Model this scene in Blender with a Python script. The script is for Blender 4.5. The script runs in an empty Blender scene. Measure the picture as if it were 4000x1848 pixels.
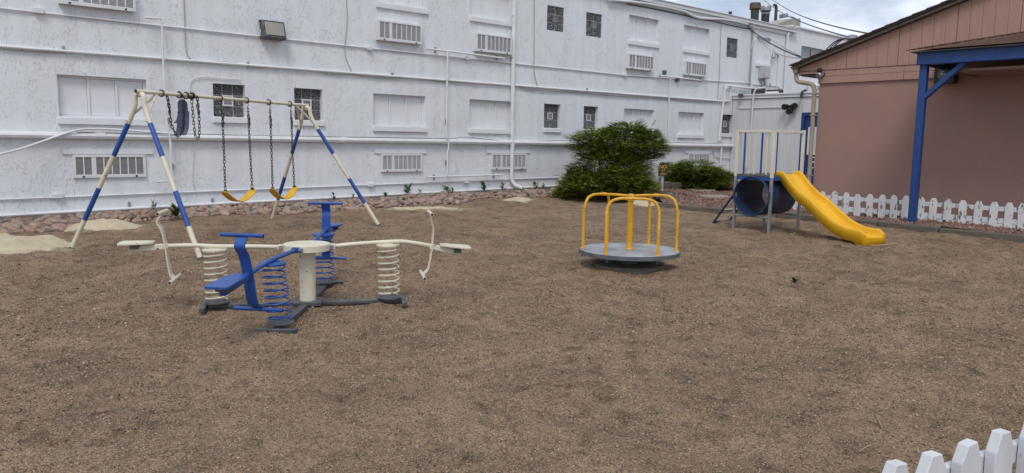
import bpy, bmesh, math, random
import numpy as np
from mathutils import Vector, Matrix
random.seed(7); rng = np.random.default_rng(7)
S = bpy.context.scene
COL = S.collection
rad = math.radians

# ---------------------------------------------------------------- camera
F, CX, CY, H = 2971.5, 2000.0, 924.0, 1.62          # focal length in photo pixels, centre, eye height
YAW, PITCH, ROLL = rad(41.585), rad(-7.1434), rad(0.8378)
_f = Vector((math.sin(YAW)*math.cos(PITCH), math.cos(YAW)*math.cos(PITCH), math.sin(PITCH)))
_r0 = Vector((math.cos(YAW), -math.sin(YAW), 0)); _u0 = _r0.cross(_f)
_r = _r0*math.cos(ROLL) + _u0*math.sin(ROLL); _u = -_r0*math.sin(ROLL) + _u0*math.cos(ROLL)
cd = bpy.data.cameras.new('camera'); cam = bpy.data.objects.new('camera', cd); COL.objects.link(cam)
cam.matrix_world = Matrix(((_r.x, _u.x, -_f.x, 0), (_r.y, _u.y, -_f.y, 0), (_r.z, _u.z, -_f.z, H), (0, 0, 0, 1)))
cd.sensor_width = 36; cd.lens = 36*F/4000; cd.clip_start = 0.05; cd.clip_end = 3000
S.camera = cam

# ---------------------------------------------------------------- sky, sun, exposure
SUN_AZ, SUN_EL = rad(226), rad(54)                   # azimuth measured from +Y towards +X
wd = bpy.data.worlds.new('World'); S.world = wd; wd.use_nodes = True
nt = wd.node_tree; nt.nodes.clear()
def wn(t): return nt.nodes.new(t)
sky = wn('ShaderNodeTexSky'); sky.sky_type = 'NISHITA'; sky.sun_disc = False
sky.sun_elevation = SUN_EL; sky.sun_rotation = SUN_AZ; sky.altitude = 1800; sky.air_density = 1.0; sky.dust_density = 1.5
tc = wn('ShaderNodeTexCoord'); mp = wn('ShaderNodeMapping'); mp.inputs['Scale'].default_value = (1.0, 1.0, 2.6)
mp.inputs['Location'].default_value = (0.35, 0.1, 0.06)
nz = wn('ShaderNodeTexNoise'); nz.inputs['Scale'].default_value = 2.6; nz.inputs['Detail'].default_value = 7; nz.inputs['Roughness'].default_value = 0.55
cr = wn('ShaderNodeValToRGB')
cr.color_ramp.elements[0].position = 0.34; cr.color_ramp.elements[0].color = (2.2, 2.9, 4.1, 1)
cr.color_ramp.elements[1].position = 0.64; cr.color_ramp.elements[1].color = (11.5, 11.6, 11.8, 1)
e_ = cr.color_ramp.elements.new(0.5); e_.color = (5.2, 5.8, 6.8, 1)
mx = wn('ShaderNodeMix'); mx.data_type = 'RGBA'; mx.inputs[0].default_value = 0.88
bg = wn('ShaderNodeBackground'); bg.inputs['Strength'].default_value = 0.1
wo = wn('ShaderNodeOutputWorld')
L = nt.links.new
L(tc.outputs['Generated'], mp.inputs['Vector']); L(mp.outputs[0], nz.inputs['Vector']); L(nz.outputs['Fac'], cr.inputs[0])
L(sky.outputs[0], mx.inputs[6]); L(cr.outputs[0], mx.inputs[7]); L(mx.outputs[2], bg.inputs['Color']); L(bg.outputs[0], wo.inputs['Surface'])
sd = bpy.data.lights.new('sun', 'SUN'); sd.energy = 1.3; sd.angle = rad(20); sd.color = (1.0, 0.96, 0.9)
so = bpy.data.objects.new('sun', sd); COL.objects.link(so)
_sd = Vector((math.sin(SUN_AZ)*math.cos(SUN_EL), math.cos(SUN_AZ)*math.cos(SUN_EL), math.sin(SUN_EL)))
so.rotation_euler = _sd.to_track_quat('Z', 'Y').to_euler(); so.location = (0, -10, 30)
S.view_settings.view_transform = 'Standard'; S.view_settings.look = 'None'
S.view_settings.exposure = 0.4; S.view_settings.gamma = 1.0; S.view_settings.use_curve_mapping = False

# ---------------------------------------------------------------- photo pixel -> ray helpers
def ray(x, y): return _f*F + _r*(x-CX) - _u*(y-CY)
EYE = Vector((0, 0, H))
def G(x, y, z=0.0): d = ray(x, y); return EYE + d*((z-H)/d.z)
def PY(x, y, Y): d = ray(x, y); return EYE + d*(Y/d.y)
def PX(x, y, X): d = ray(x, y); return EYE + d*(X/d.x)
def PD(x, y, D): d = ray(x, y); return EYE + d*(D/math.hypot(d.x, d.y))

# ---------------------------------------------------------------- materials
def nodes_of(m): return m.node_tree.nodes, m.node_tree.links.new
def P(name, col, rough=0.6, metal=0.0, col2=None, nscale=6.0, namt=0.5, spots=None, bump=None, stretch=(1, 1, 1), spec=0.5, spot_scale=30, spot_at=0.66, detail=5):
    """procedural principled material: two tones mixed by noise, optional worn spots, optional bump"""
    m = bpy.data.materials.new(name); m.use_nodes = True
    N, K = nodes_of(m); b = N['Principled BSDF']
    b.inputs['Roughness'].default_value = rough; b.inputs['Metallic'].default_value = metal
    b.inputs['Specular IOR Level'].default_value = spec
    t = N.new('ShaderNodeTexCoord'); oi = N.new('ShaderNodeObjectInfo'); mpn = N.new('ShaderNodeMapping')
    ad = N.new('ShaderNodeVectorMath'); ad.operation = 'MULTIPLY_ADD'
    ad.inputs[1].default_value = (37, 53, 71)
    K(oi.outputs['Random'], ad.inputs[0]); K(t.outputs['Object'], ad.inputs[2])
    mpn.inputs['Scale'].default_value = stretch; K(ad.outputs[0], mpn.inputs['Vector'])
    c2 = col2 if col2 else tuple(c*0.78 for c in col)
    n1 = N.new('ShaderNodeTexNoise'); n1.inputs['Scale'].default_value = nscale; n1.inputs['Detail'].default_value = detail
    K(mpn.outputs[0], n1.inputs['Vector'])
    r1 = N.new('ShaderNodeValToRGB'); r1.color_ramp.elements[0].position = 0.5-namt*0.4; r1.color_ramp.elements[1].position = 0.5+namt*0.4
    r1.color_ramp.elements[0].color = (*c2, 1); r1.color_ramp.elements[1].color = (*col, 1); K(n1.outputs['Fac'], r1.inputs[0])
    out = r1.outputs[0]
    if spots:
        n2 = N.new('ShaderNodeTexNoise'); n2.inputs['Scale'].default_value = spot_scale; n2.inputs['Detail'].default_value = 6; n2.inputs['Roughness'].default_value = 0.6
        K(mpn.outputs[0], n2.inputs['Vector'])
        r2 = N.new('ShaderNodeValToRGB'); r2.color_ramp.elements[0].position = spot_at; r2.color_ramp.elements[1].position = spot_at+0.04
        K(n2.outputs['Fac'], r2.inputs[0])
        mm = N.new('ShaderNodeMix'); mm.data_type = 'RGBA'; mm.inputs[7].default_value = (*spots, 1)
        K(r2.outputs[0], mm.inputs[0]); K(out, mm.inputs[6]); out = mm.outputs[2]
    K(out, b.inputs['Base Color'])
    if bump:
        n3 = N.new('ShaderNodeTexNoise'); n3.inputs['Scale'].default_value = bump[0]; n3.inputs['Detail'].default_value = 6
        K(mpn.outputs[0], n3.inputs['Vector'])
        bn = N.new('ShaderNodeBump'); bn.inputs['Strength'].default_value = bump[1]; bn.inputs['Distance'].default_value = bump[2]
        K(n3.outputs['Fac'], bn.inputs['Height']); K(bn.outputs[0], b.inputs['Normal'])
    return m
M = {}
CREAM = (0.69, 0.645, 0.51)
M['cream'] = P('cream_paint', CREAM, 0.45, col2=(0.59, 0.54, 0.41), nscale=5, spots=(0.12, 0.08, 0.055), spot_scale=18, spot_at=0.635, bump=(60, 0.1, 0.002))
M['blue'] = P('blue_paint', (0.017, 0.082, 0.34), 0.38, col2=(0.014, 0.062, 0.26), nscale=5, spots=(0.04, 0.045, 0.06), spot_scale=18, spot_at=0.645)
M['navy'] = P('navy_paint', (0.012, 0.035, 0.12), 0.5, col2=(0.01, 0.025, 0.08), nscale=4)
M['tube_blue'] = P('tube_plastic', (0.009, 0.03, 0.095), 0.5, col2=(0.018, 0.034, 0.07), nscale=3.5, namt=0.8, bump=(9, 0.1, 0.01))
M['belt_blue'] = P('faded_belt', (0.075, 0.085, 0.165), 0.6, col2=(0.05, 0.058, 0.115), nscale=9)
M['belt_yellow'] = P('yellow_belt', (0.72, 0.42, 0.014), 0.45, col2=(0.56, 0.31, 0.016), nscale=12, spots=(0.2, 0.12, 0.03), spot_scale=30, spot_at=0.7)
M['slide'] = P('yellow_plastic', (0.80, 0.44, 0.008), 0.38, col2=(0.70, 0.365, 0.008), nscale=3, bump=(40, 0.05, 0.002))
M['orange'] = P('amber_paint', (0.74, 0.385, 0.018), 0.42, col2=(0.60, 0.29, 0.015), nscale=9, spots=(0.09, 0.045, 0.03), spot_scale=16, spot_at=0.69)
M['galv'] = P('galvanised_steel', (0.36, 0.37, 0.39), 0.45, 0.55, col2=(0.24, 0.25, 0.27), nscale=14)
M['dark_steel'] = P('dark_steel', (0.055, 0.06, 0.07), 0.5, 0.4, col2=(0.13, 0.14, 0.15), nscale=7, spots=(0.2, 0.19, 0.18), spot_scale=14, spot_at=0.66)
M['rim_steel'] = P('painted_rim', (0.11, 0.12, 0.14), 0.5, 0.3, col2=(0.16, 0.17, 0.185), nscale=9)
M['chain'] = P('rusty_chain', (0.035, 0.028, 0.024), 0.55, 0.5, col2=(0.07, 0.045, 0.03), nscale=30)
M['black'] = P('black_rubber', (0.012, 0.012, 0.013), 0.5)
M['white_metal'] = P('white_painted_metal', (0.72, 0.73, 0.75), 0.45, col2=(0.64, 0.65, 0.67), nscale=3, spots=(0.3, 0.28, 0.25), spot_scale=9, spot_at=0.75)
M['white_board'] = P('white_painted_board', (0.74, 0.75, 0.78), 0.55, col2=(0.69, 0.70, 0.73), nscale=2.5, bump=(25, 0.1, 0.004))
M['white_pipe'] = P('white_painted_pipe', (0.74, 0.75, 0.77), 0.5, col2=(0.64, 0.64, 0.64), nscale=3, spots=(0.35, 0.32, 0.28), spot_scale=7, spot_at=0.74)
M['grey_cable'] = P('grey_cable', (0.42, 0.42, 0.41), 0.6, col2=(0.2, 0.19, 0.18), nscale=1.2, namt=0.9)
M['black_cable'] = P('black_cable', (0.03, 0.03, 0.032), 0.6)
M['tan'] = P('tan_metal', (0.36, 0.305, 0.225), 0.5, col2=(0.30, 0.25, 0.18), nscale=4)
M['louver'] = P('louver_metal', (0.60, 0.61, 0.62), 0.5, col2=(0.53, 0.54, 0.55), nscale=5)
M['louver_green'] = P('greenish_louver', (0.33, 0.38, 0.35), 0.4, col2=(0.40, 0.34, 0.34), nscale=2.2, namt=0.7, stretch=(1, 1, 5))
M['offwhite'] = P('off_white_paint', (0.70, 0.69, 0.63), 0.5, col2=(0.62, 0.58, 0.47), nscale=6)
M['louver_dark'] = P('louver_back', (0.30, 0.305, 0.305), 0.6)
M['joint'] = P('glass_block_mortar', (0.42, 0.42, 0.40), 0.8, col2=(0.30, 0.30, 0.285), nscale=9)
M['picket'] = P('weathered_white_paint', (0.70, 0.71, 0.72), 0.6, col2=(0.55, 0.555, 0.55), nscale=5, spots=(0.13, 0.115, 0.10), spot_scale=13, spot_at=0.575, stretch=(1, 1, 0.45), bump=(30, 0.25, 0.004))
M['picket_near'] = P('white_paint_on_wood', (0.66, 0.67, 0.70), 0.6, col2=(0.55, 0.56, 0.58), nscale=7, spots=(0.16, 0.14, 0.13), spot_scale=17, spot_at=0.655, stretch=(1, 1, 0.4), bump=(45, 0.3, 0.004))
M['timber'] = P('weathered_timber', (0.17, 0.145, 0.115), 0.85, col2=(0.065, 0.055, 0.043), nscale=5, namt=0.8, stretch=(4, 0.5, 4), bump=(9, 0.6, 0.02))
M['stump'] = P('grey_driftwood', (0.25, 0.23, 0.2), 0.85, col2=(0.08, 0.07, 0.06), nscale=7, stretch=(4, 4, 0.6), bump=(9, 0.6, 0.02))
M['sand'] = P('pale_sand', (0.52, 0.45, 0.315), 0.95, col2=(0.42, 0.35, 0.24), nscale=5, bump=(26, 0.8, 0.02), spots=(0.25, 0.18, 0.13), spot_scale=28, spot_at=0.68)
M['rock'] = None
M['paver'] = P('concrete_paver', (0.33, 0.29, 0.24), 0.9, col2=(0.26, 0.22, 0.18), nscale=6, bump=(40, 0.3, 0.004))
M['concrete'] = P('stained_concrete', (0.22, 0.19, 0.15), 0.9, col2=(0.13, 0.11, 0.085), nscale=4, bump=(18, 0.4, 0.01))
M['parapet'] = P('weathered_parapet', (0.45, 0.42, 0.36), 0.85, col2=(0.3, 0.27, 0.22), nscale=1.5)
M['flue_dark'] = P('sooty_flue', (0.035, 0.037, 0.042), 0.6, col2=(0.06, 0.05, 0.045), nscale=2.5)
M['flue_rust'] = P('rusty_flue_cap', (0.055, 0.045, 0.04), 0.7, col2=(0.12, 0.07, 0.05), nscale=3)
M['pink_board'] = P('pink_painted_board', (0.41, 0.245, 0.19), 0.75, col2=(0.37, 0.215, 0.165), nscale=4, stretch=(1, 3, 0.4), bump=(30, 0.3, 0.004), spots=(0.26, 0.12, 0.09), spot_scale=11, spot_at=0.70)
M['roof_edge'] = P('dark_roof_edge', (0.045, 0.038, 0.035), 0.8, col2=(0.09, 0.08, 0.07), nscale=5)
M['shingle'] = P('brown_shingle', (0.19, 0.105, 0.08), 0.9, col2=(0.105, 0.06, 0.05), nscale=5, namt=0.9, bump=(80, 0.4, 0.004))
M['post_blue'] = P('blue_painted_wood', (0.013, 0.06, 0.23), 0.5, col2=(0.010, 0.042, 0.165), nscale=3, namt=0.8, stretch=(3, 3, 0.4), bump=(20, 0.3, 0.005))
M['door_blue'] = P('blue_door_paint', (0.013, 0.05, 0.2), 0.45, col2=(0.011, 0.04, 0.16), nscale=3)
M['soffit'] = P('pink_soffit', (0.32, 0.22, 0.175), 0.8, col2=(0.26, 0.17, 0.135), nscale=1.3)
M['lens'] = P('lamp_lens', (0.33, 0.33, 0.27), 0.25, col2=(0.27, 0.27, 0.22), nscale=3)
M['sign_dark'] = P('sign_navy_board', (0.014, 0.016, 0.028), 0.5)
M['sign_yellow'] = P('sign_yellow_letters', (0.75, 0.46, 0.09), 0.6)
M['twig'] = P('dry_twig', (0.38, 0.29, 0.17), 0.8)
M['roofing'] = P('flat_roofing', (0.16, 0.155, 0.15), 0.9)
M['ac_box'] = P('grey_metal_box', (0.5, 0.5, 0.49), 0.5)

def stucco(name, c1, c2, grime, scale=1.0, ridge=1.0):
    """trowelled stucco: scattered raised squiggles and drips standing off a smoother skin"""
    m = bpy.data.materials.new(name); m.use_nodes = True; N, K = nodes_of(m); b = N['Principled BSDF']
    b.inputs['Roughness'].default_value = 0.7; b.inputs['Specular IOR Level'].default_value = 0.3
    t = N.new('ShaderNodeTexCoord')
    def mapped(sx, sy, sz):
        q = N.new('ShaderNodeMapping'); q.inputs['Scale'].default_value = (sx, sy, sz); K(t.outputs['Object'], q.inputs[0]); return q.outputs[0]
    def noise(v, s, d=3, dist=0.0, ro=0.5):
        n = N.new('ShaderNodeTexNoise'); n.inputs['Scale'].default_value = s; n.inputs['Detail'].default_value = d
        n.inputs['Distortion'].default_value = dist; n.inputs['Roughness'].default_value = ro; K(v, n.inputs['Vector']); return n.outputs['Fac']
    def ramp(fac, a, bb, ca=(0, 0, 0, 1), cb=(1, 1, 1, 1)):
        r = N.new('ShaderNodeValToRGB'); r.color_ramp.elements[0].position = a; r.color_ramp.elements[1].position = bb
        r.color_ramp.elements[0].color = ca; r.color_ramp.elements[1].color = cb; K(fac, r.inputs[0]); return r.outputs[0]
    def math_(op, x, y):
        n = N.new('ShaderNodeMath'); n.operation = op
        for i, q in enumerate((x, y)):
            if isinstance(q, (int, float)): n.inputs[i].default_value = q
            else: K(q, n.inputs[i])
        return n.outputs[0]
    # squiggles: isolated curls in patches; drips: isolated marks drawn out vertically
    sq = ramp(noise(mapped(1, 1, 0.85), 26*scale, 2, 1.6), 0.60, 0.66)
    dr = ramp(noise(mapped(1, 1, 0.26), 24*scale, 2, 0.35), 0.585, 0.65)
    pa = ramp(noise(mapped(1, 1, 1), 2.6*scale, 3), 0.46, 0.58); pb = ramp(noise(mapped(1.3, 1, 0.5), 1.7*scale, 3), 0.44, 0.56)
    ridges = math_('MAXIMUM', math_('MULTIPLY', sq, pa), math_('MULTIPLY', dr, pb))
    lump = noise(mapped(1, 1, 0.7), 22*scale, 4)
    hgt = math_('ADD', math_('MULTIPLY', ridges, ridge), math_('MULTIPLY', lump, 0.22))
    bn = N.new('ShaderNodeBump'); bn.inputs['Strength'].default_value = 0.7; bn.inputs['Distance'].default_value = 0.014
    K(hgt, bn.inputs['Height']); K(bn.outputs[0], b.inputs['Normal'])
    base = ramp(noise(mapped(1, 1, 0.6), 0.5, 4), 0.3, 0.7, (*c2, 1), (*c1, 1))
    # faint rain streaks
    stk = ramp(noise(mapped(2.2, 1, 0.10), 2.0, 5), 0.30, 0.60, (0.92, 0.915, 0.905, 1), (1, 1, 1, 1)); m0 = N.new('ShaderNodeMix'); m0.data_type = 'RGBA'; m0.blend_type = 'MULTIPLY'; m0.inputs[0].default_value = 0.9; K(base, m0.inputs[6]); K(stk, m0.inputs[7]); base = m0.outputs[2]
    # flaked specks and runs of dirt
    sp = math_('MULTIPLY', ramp(noise(mapped(1, 1, 0.5), 30*scale, 5, 0.0, 0.65), 0.69, 0.73), ramp(noise(mapped(1, 1, 0.6), 0.9, 4), 0.60, 0.72))
    mm = N.new('ShaderNodeMix'); mm.data_type = 'RGBA'; mm.inputs[7].default_value = (*grime, 1); K(sp, mm.inputs[0]); K(base, mm.inputs[6])
    K(mm.outputs[2], b.inputs['Base Color'])
    return m
M['stucco'] = stucco('white_stucco', (0.75, 0.77, 0.805), (0.725, 0.745, 0.778), (0.32, 0.29, 0.25))
M['annex_wall'] = P('grey_white_panel', (0.66, 0.67, 0.69), 0.6, col2=(0.60, 0.61, 0.63), nscale=1.5, stretch=(6, 6, 0.3))

def pink_stucco():
    m = P('pink_stucco', (0.365, 0.205, 0.168), 0.85, col2=(0.30, 0.196, 0.168), nscale=1.3, namt=0.65, detail=9, bump=(45, 0.9, 0.012))
    return m
M['pink_stucco'] = pink_stucco()

def glass_block():
    m = bpy.data.materials.new('glass_block'); m.use_nodes = True; N, K = nodes_of(m); b = N['Principled BSDF']
    b.inputs['Roughness'].default_value = 0.06; b.inputs['Specular IOR Level'].default_value = 0.9
    t = N.new('ShaderNodeTexCoord'); oi = N.new('ShaderNodeObjectInfo'); ad = N.new('ShaderNodeVectorMath'); ad.operation = 'MULTIPLY_ADD'
    ad.inputs[1].default_value = (31, 17, 23); K(oi.outputs['Random'], ad.inputs[0]); K(t.outputs['Object'], ad.inputs[2])
    w = N.new('ShaderNodeTexWave'); w.wave_type = 'BANDS'; w.bands_direction = 'DIAGONAL'; w.inputs['Scale'].default_value = 2.2; w.inputs['Distortion'].default_value = 9; w.inputs['Detail'].default_value = 2
    w.inputs['Detail Scale'].default_value = 1.3
    K(ad.outputs[0], w.inputs['Vector'])
    r = N.new('ShaderNodeValToRGB'); r.color_ramp.elements[0].color = (0.016, 0.018, 0.02, 1); r.color_ramp.elements[1].color = (0.26, 0.28, 0.30, 1)  # pale wave bands put sky reflections into the glass's base colour
    r.color_ramp.elements[0].position = 0.5; K(w.outputs['Fac'], r.inputs[0]); K(r.outputs[0], b.inputs['Base Color'])
    bn = N.new('ShaderNodeBump'); bn.inputs['Strength'].default_value = 0.6; bn.inputs['Distance'].default_value = 0.12
    K(w.outputs['Fac'], bn.inputs['Height']); K(bn.outputs[0], b.inputs['Normal'])
    return m
M['glass_block'] = glass_block()
M['pane'] = P('window_pane', (0.05, 0.055, 0.06), 0.04, col2=(0.12, 0.12, 0.12), nscale=1.5, spec=0.8)

def gravel_mat(name, cols, cell, patch, bumpd, soft=0.5):
    """loose gravel: a coloured cell per pebble, rounded by its cell distance, with finer grit and broad patches between"""
    m = bpy.data.materials.new(name); m.use_nodes = True; N, K = nodes_of(m); b = N['Principled BSDF']
    b.inputs['Roughness'].default_value = 0.9; b.inputs['Specular IOR Level'].default_value = 0.25
    g = N.new('ShaderNodeNewGeometry')
    v = N.new('ShaderNodeTexVoronoi'); v.inputs['Scale'].default_value = 1.0/cell; K(g.outputs['Position'], v.inputs['Vector'])
    sp = N.new('ShaderNodeSeparateColor'); K(v.outputs['Color'], sp.inputs[0])
    r = N.new('ShaderNodeValToRGB'); r.color_ramp.interpolation = 'LINEAR'
    for i, c in enumerate(cols):
        if i < 2: e = r.color_ramp.elements[i]; e.position = i/(len(cols)-1)
        else: e = r.color_ramp.elements.new(i/(len(cols)-1))
        e.color = (*c, 1)
    for i, c in enumerate(cols): r.color_ramp.elements[i].position = i/(len(cols)-1); r.color_ramp.elements[i].color = (*c, 1)
    K(sp.outputs[0], r.inputs[0])
    n = N.new('ShaderNodeTexNoise'); n.inputs['Scale'].default_value = 1.3; n.inputs['Detail'].default_value = 8; n.inputs['Roughness'].default_value = 0.62; K(g.outputs['Position'], n.inputs['Vector'])
    r2 = N.new('ShaderNodeValToRGB'); r2.color_ramp.elements[0].position = 0.36; r2.color_ramp.elements[1].position = 0.62
    K(n.outputs['Fac'], r2.inputs[0])
    fine = N.new('ShaderNodeMix'); fine.data_type = 'RGBA'; K(r2.outputs[0], fine.inputs[0]); fine.inputs[6].default_value = (*patch[0], 1); fine.inputs[7].default_value = (*patch[1], 1)
    mm = N.new('ShaderNodeMix'); mm.data_type = 'RGBA'; mm.inputs[0].default_value = soft; K(r.outputs[0], mm.inputs[6]); K(fine.outputs[2], mm.inputs[7])
    # small scuffs of darker grit, with the relief's small shadows painted in
    n5 = N.new('ShaderNodeTexNoise'); n5.inputs['Scale'].default_value = 5.5; n5.inputs['Detail'].default_value = 6; n5.inputs['Roughness'].default_value = 0.65; n5.inputs['Distortion'].default_value = 0.6; K(g.outputs['Position'], n5.inputs['Vector'])
    r5 = N.new('ShaderNodeValToRGB'); r5.color_ramp.elements[0].position = 0.33; r5.color_ramp.elements[0].color = (0.42, 0.40, 0.38, 1); r5.color_ramp.elements[1].position = 0.50; r5.color_ramp.elements[1].color = (1, 1, 1, 1); K(n5.outputs['Fac'], r5.inputs[0])
    sc_ = N.new('ShaderNodeMix'); sc_.data_type = 'RGBA'; sc_.blend_type = 'MULTIPLY'; sc_.inputs[0].default_value = 0.85; K(mm.outputs[2], sc_.inputs[6]); K(r5.outputs[0], sc_.inputs[7])
    at = N.new('ShaderNodeAttribute'); at.attribute_name = 'sandy'; sm_ = N.new('ShaderNodeMix'); sm_.data_type = 'RGBA'; sm_.inputs[7].default_value = (0.46, 0.385, 0.26, 1)
    K(at.outputs['Fac'], sm_.inputs[0]); K(sc_.outputs[2], sm_.inputs[6]); K(sm_.outputs[2], b.inputs['Base Color'])
    bn = N.new('ShaderNodeBump'); bn.inputs['Strength'].default_value = 1.0; bn.inputs['Distance'].default_value = bumpd; bn.invert = True
    K(v.outputs['Distance'], bn.inputs['Height'])
    n4 = N.new('ShaderNodeTexNoise'); n4.inputs['Scale'].default_value = 7; n4.inputs['Detail'].default_value = 5; K(g.outputs['Position'], n4.inputs['Vector'])
    b2 = N.new('ShaderNodeBump'); b2.inputs['Strength'].default_value = 0.9; b2.inputs['Distance'].default_value = 0.06
    K(n4.outputs['Fac'], b2.inputs['Height']); K(bn.outputs[0], b2.inputs['Normal']); K(b2.outputs[0], b.inputs['Normal'])
    return m
PEB = [(0.045, 0.034, 0.026), (0.16, 0.10, 0.066), (0.29, 0.195, 0.125), (0.39, 0.265, 0.165), (0.29, 0.165, 0.105), (0.17, 0.135, 0.105), (0.55, 0.42, 0.29)]
M['ground'] = gravel_mat('pea_gravel_ground', PEB, 0.0095, ((0.132, 0.09, 0.056), (0.345, 0.25, 0.156)), 0.010, 0.45)
RED = [(0.10, 0.055, 0.045), (0.2, 0.11, 0.085), (0.30, 0.17, 0.13), (0.24, 0.15, 0.125), (0.40, 0.29, 0.24)]
M['bed'] = gravel_mat('red_stone_bed', RED, 0.05, ((0.14, 0.085, 0.065), (0.24, 0.15, 0.115)), 0.03, 0.35)

def instanced_stone(name, cols, rough=0.85, bump=None):
    m = bpy.data.materials.new(name); m.use_nodes = True; N, K = nodes_of(m); b = N['Principled BSDF']; b.inputs['Roughness'].default_value = rough
    b.inputs['Specular IOR Level'].default_value = 0.3
    oi = N.new('ShaderNodeObjectInfo'); r = N.new('ShaderNodeValToRGB'); r.color_ramp.interpolation = 'LINEAR'
    for i in range(len(cols)-2): r.color_ramp.elements.new(0.5)
    for i, c in enumerate(cols): r.color_ramp.elements[i].position = i/(len(cols)-1); r.color_ramp.elements[i].color = (*c, 1)
    K(oi.outputs['Random'], r.inputs[0])
    t = N.new('ShaderNodeTexCoord'); n = N.new('ShaderNodeTexNoise'); n.inputs['Scale'].default_value = bump[0] if bump else 5; n.inputs['Detail'].default_value = 5
    K(t.outputs['Object'], n.inputs['Vector'])
    mm = N.new('ShaderNodeMix'); mm.data_type = 'RGBA'; mm.blend_type = 'MULTIPLY'; mm.inputs[0].default_value = 0.8
    r2 = N.new('ShaderNodeValToRGB'); r2.color_ramp.elements[0].position = 0.3; r2.color_ramp.elements[0].color = (0.55, 0.52, 0.5, 1); r2.color_ramp.elements[1].position = 0.65
    K(n.outputs['Fac'], r2.inputs[0]); K(r.outputs[0], mm.inputs[6]); K(r2.outputs[0], mm.inputs[7]); K(mm.outputs[2], b.inputs['Base Color'])
    if bump:
        bn = N.new('ShaderNodeBump'); bn.inputs['Strength'].default_value = bump[1]; bn.inputs['Distance'].default_value = 0.05; K(n.outputs['Fac'], bn.inputs['Height']); K(bn.outputs[0], b.inputs['Normal'])
    return m
ROCKC = [(0.17, 0.115, 0.095), (0.32, 0.205, 0.16), (0.43, 0.29, 0.225), (0.25, 0.205, 0.18), (0.38, 0.25, 0.195), (0.30, 0.265, 0.24), (0.46, 0.33, 0.265), (0.14, 0.115, 0.105)]
M['rock'] = instanced_stone('river_rock', ROCKC, 0.8, (2.2, 0.35))
M['pebble'] = instanced_stone('loose_pebble', PEB + [(0.45, 0.36, 0.28)], 0.85)
M['bed_stone'] = instanced_stone('red_crushed_stone', RED + [(0.15, 0.1, 0.085)], 0.85)

def leaf_mat(name, ca, cb, cc):
    m = bpy.data.materials.new(name); m.use_nodes = True; N, K = nodes_of(m); b = N['Principled BSDF']; b.inputs['Roughness'].default_value = 0.6
    b.inputs['Specular IOR Level'].default_value = 0.25
    a = N.new('ShaderNodeAttribute'); a.attribute_name = 'tint'
    r = N.new('ShaderNodeValToRGB'); r.color_ramp.elements[0].color = (*ca, 1); r.color_ramp.elements[1].color = (*cc, 1); e = r.color_ramp.elements.new(0.6); e.color = (*cb, 1)
    K(a.outputs['Fac'], r.inputs[0]); K(r.outputs[0], b.inputs['Base Color'])
    tr = N.new('ShaderNodeBsdfTranslucent'); K(r.outputs[0], tr.inputs['Color']); ms = N.new('ShaderNodeMixShader'); ms.inputs[0].default_value = 0.25
    o = N['Material Output']; K(b.outputs[0], ms.inputs[1]); K(tr.outputs[0], ms.inputs[2]); K(ms.outputs[0], o.inputs['Surface'])
    return m
M['juniper'] = leaf_mat('juniper_needles', (0.05, 0.10, 0.022), (0.16, 0.24, 0.038), (0.42, 0.44, 0.07))
M['leaf'] = leaf_mat('broad_leaf', (0.025, 0.06, 0.018), (0.05, 0.10, 0.03), (0.11, 0.18, 0.05))
M['bark'] = P('bark', (0.10, 0.07, 0.05), 0.9)

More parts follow.
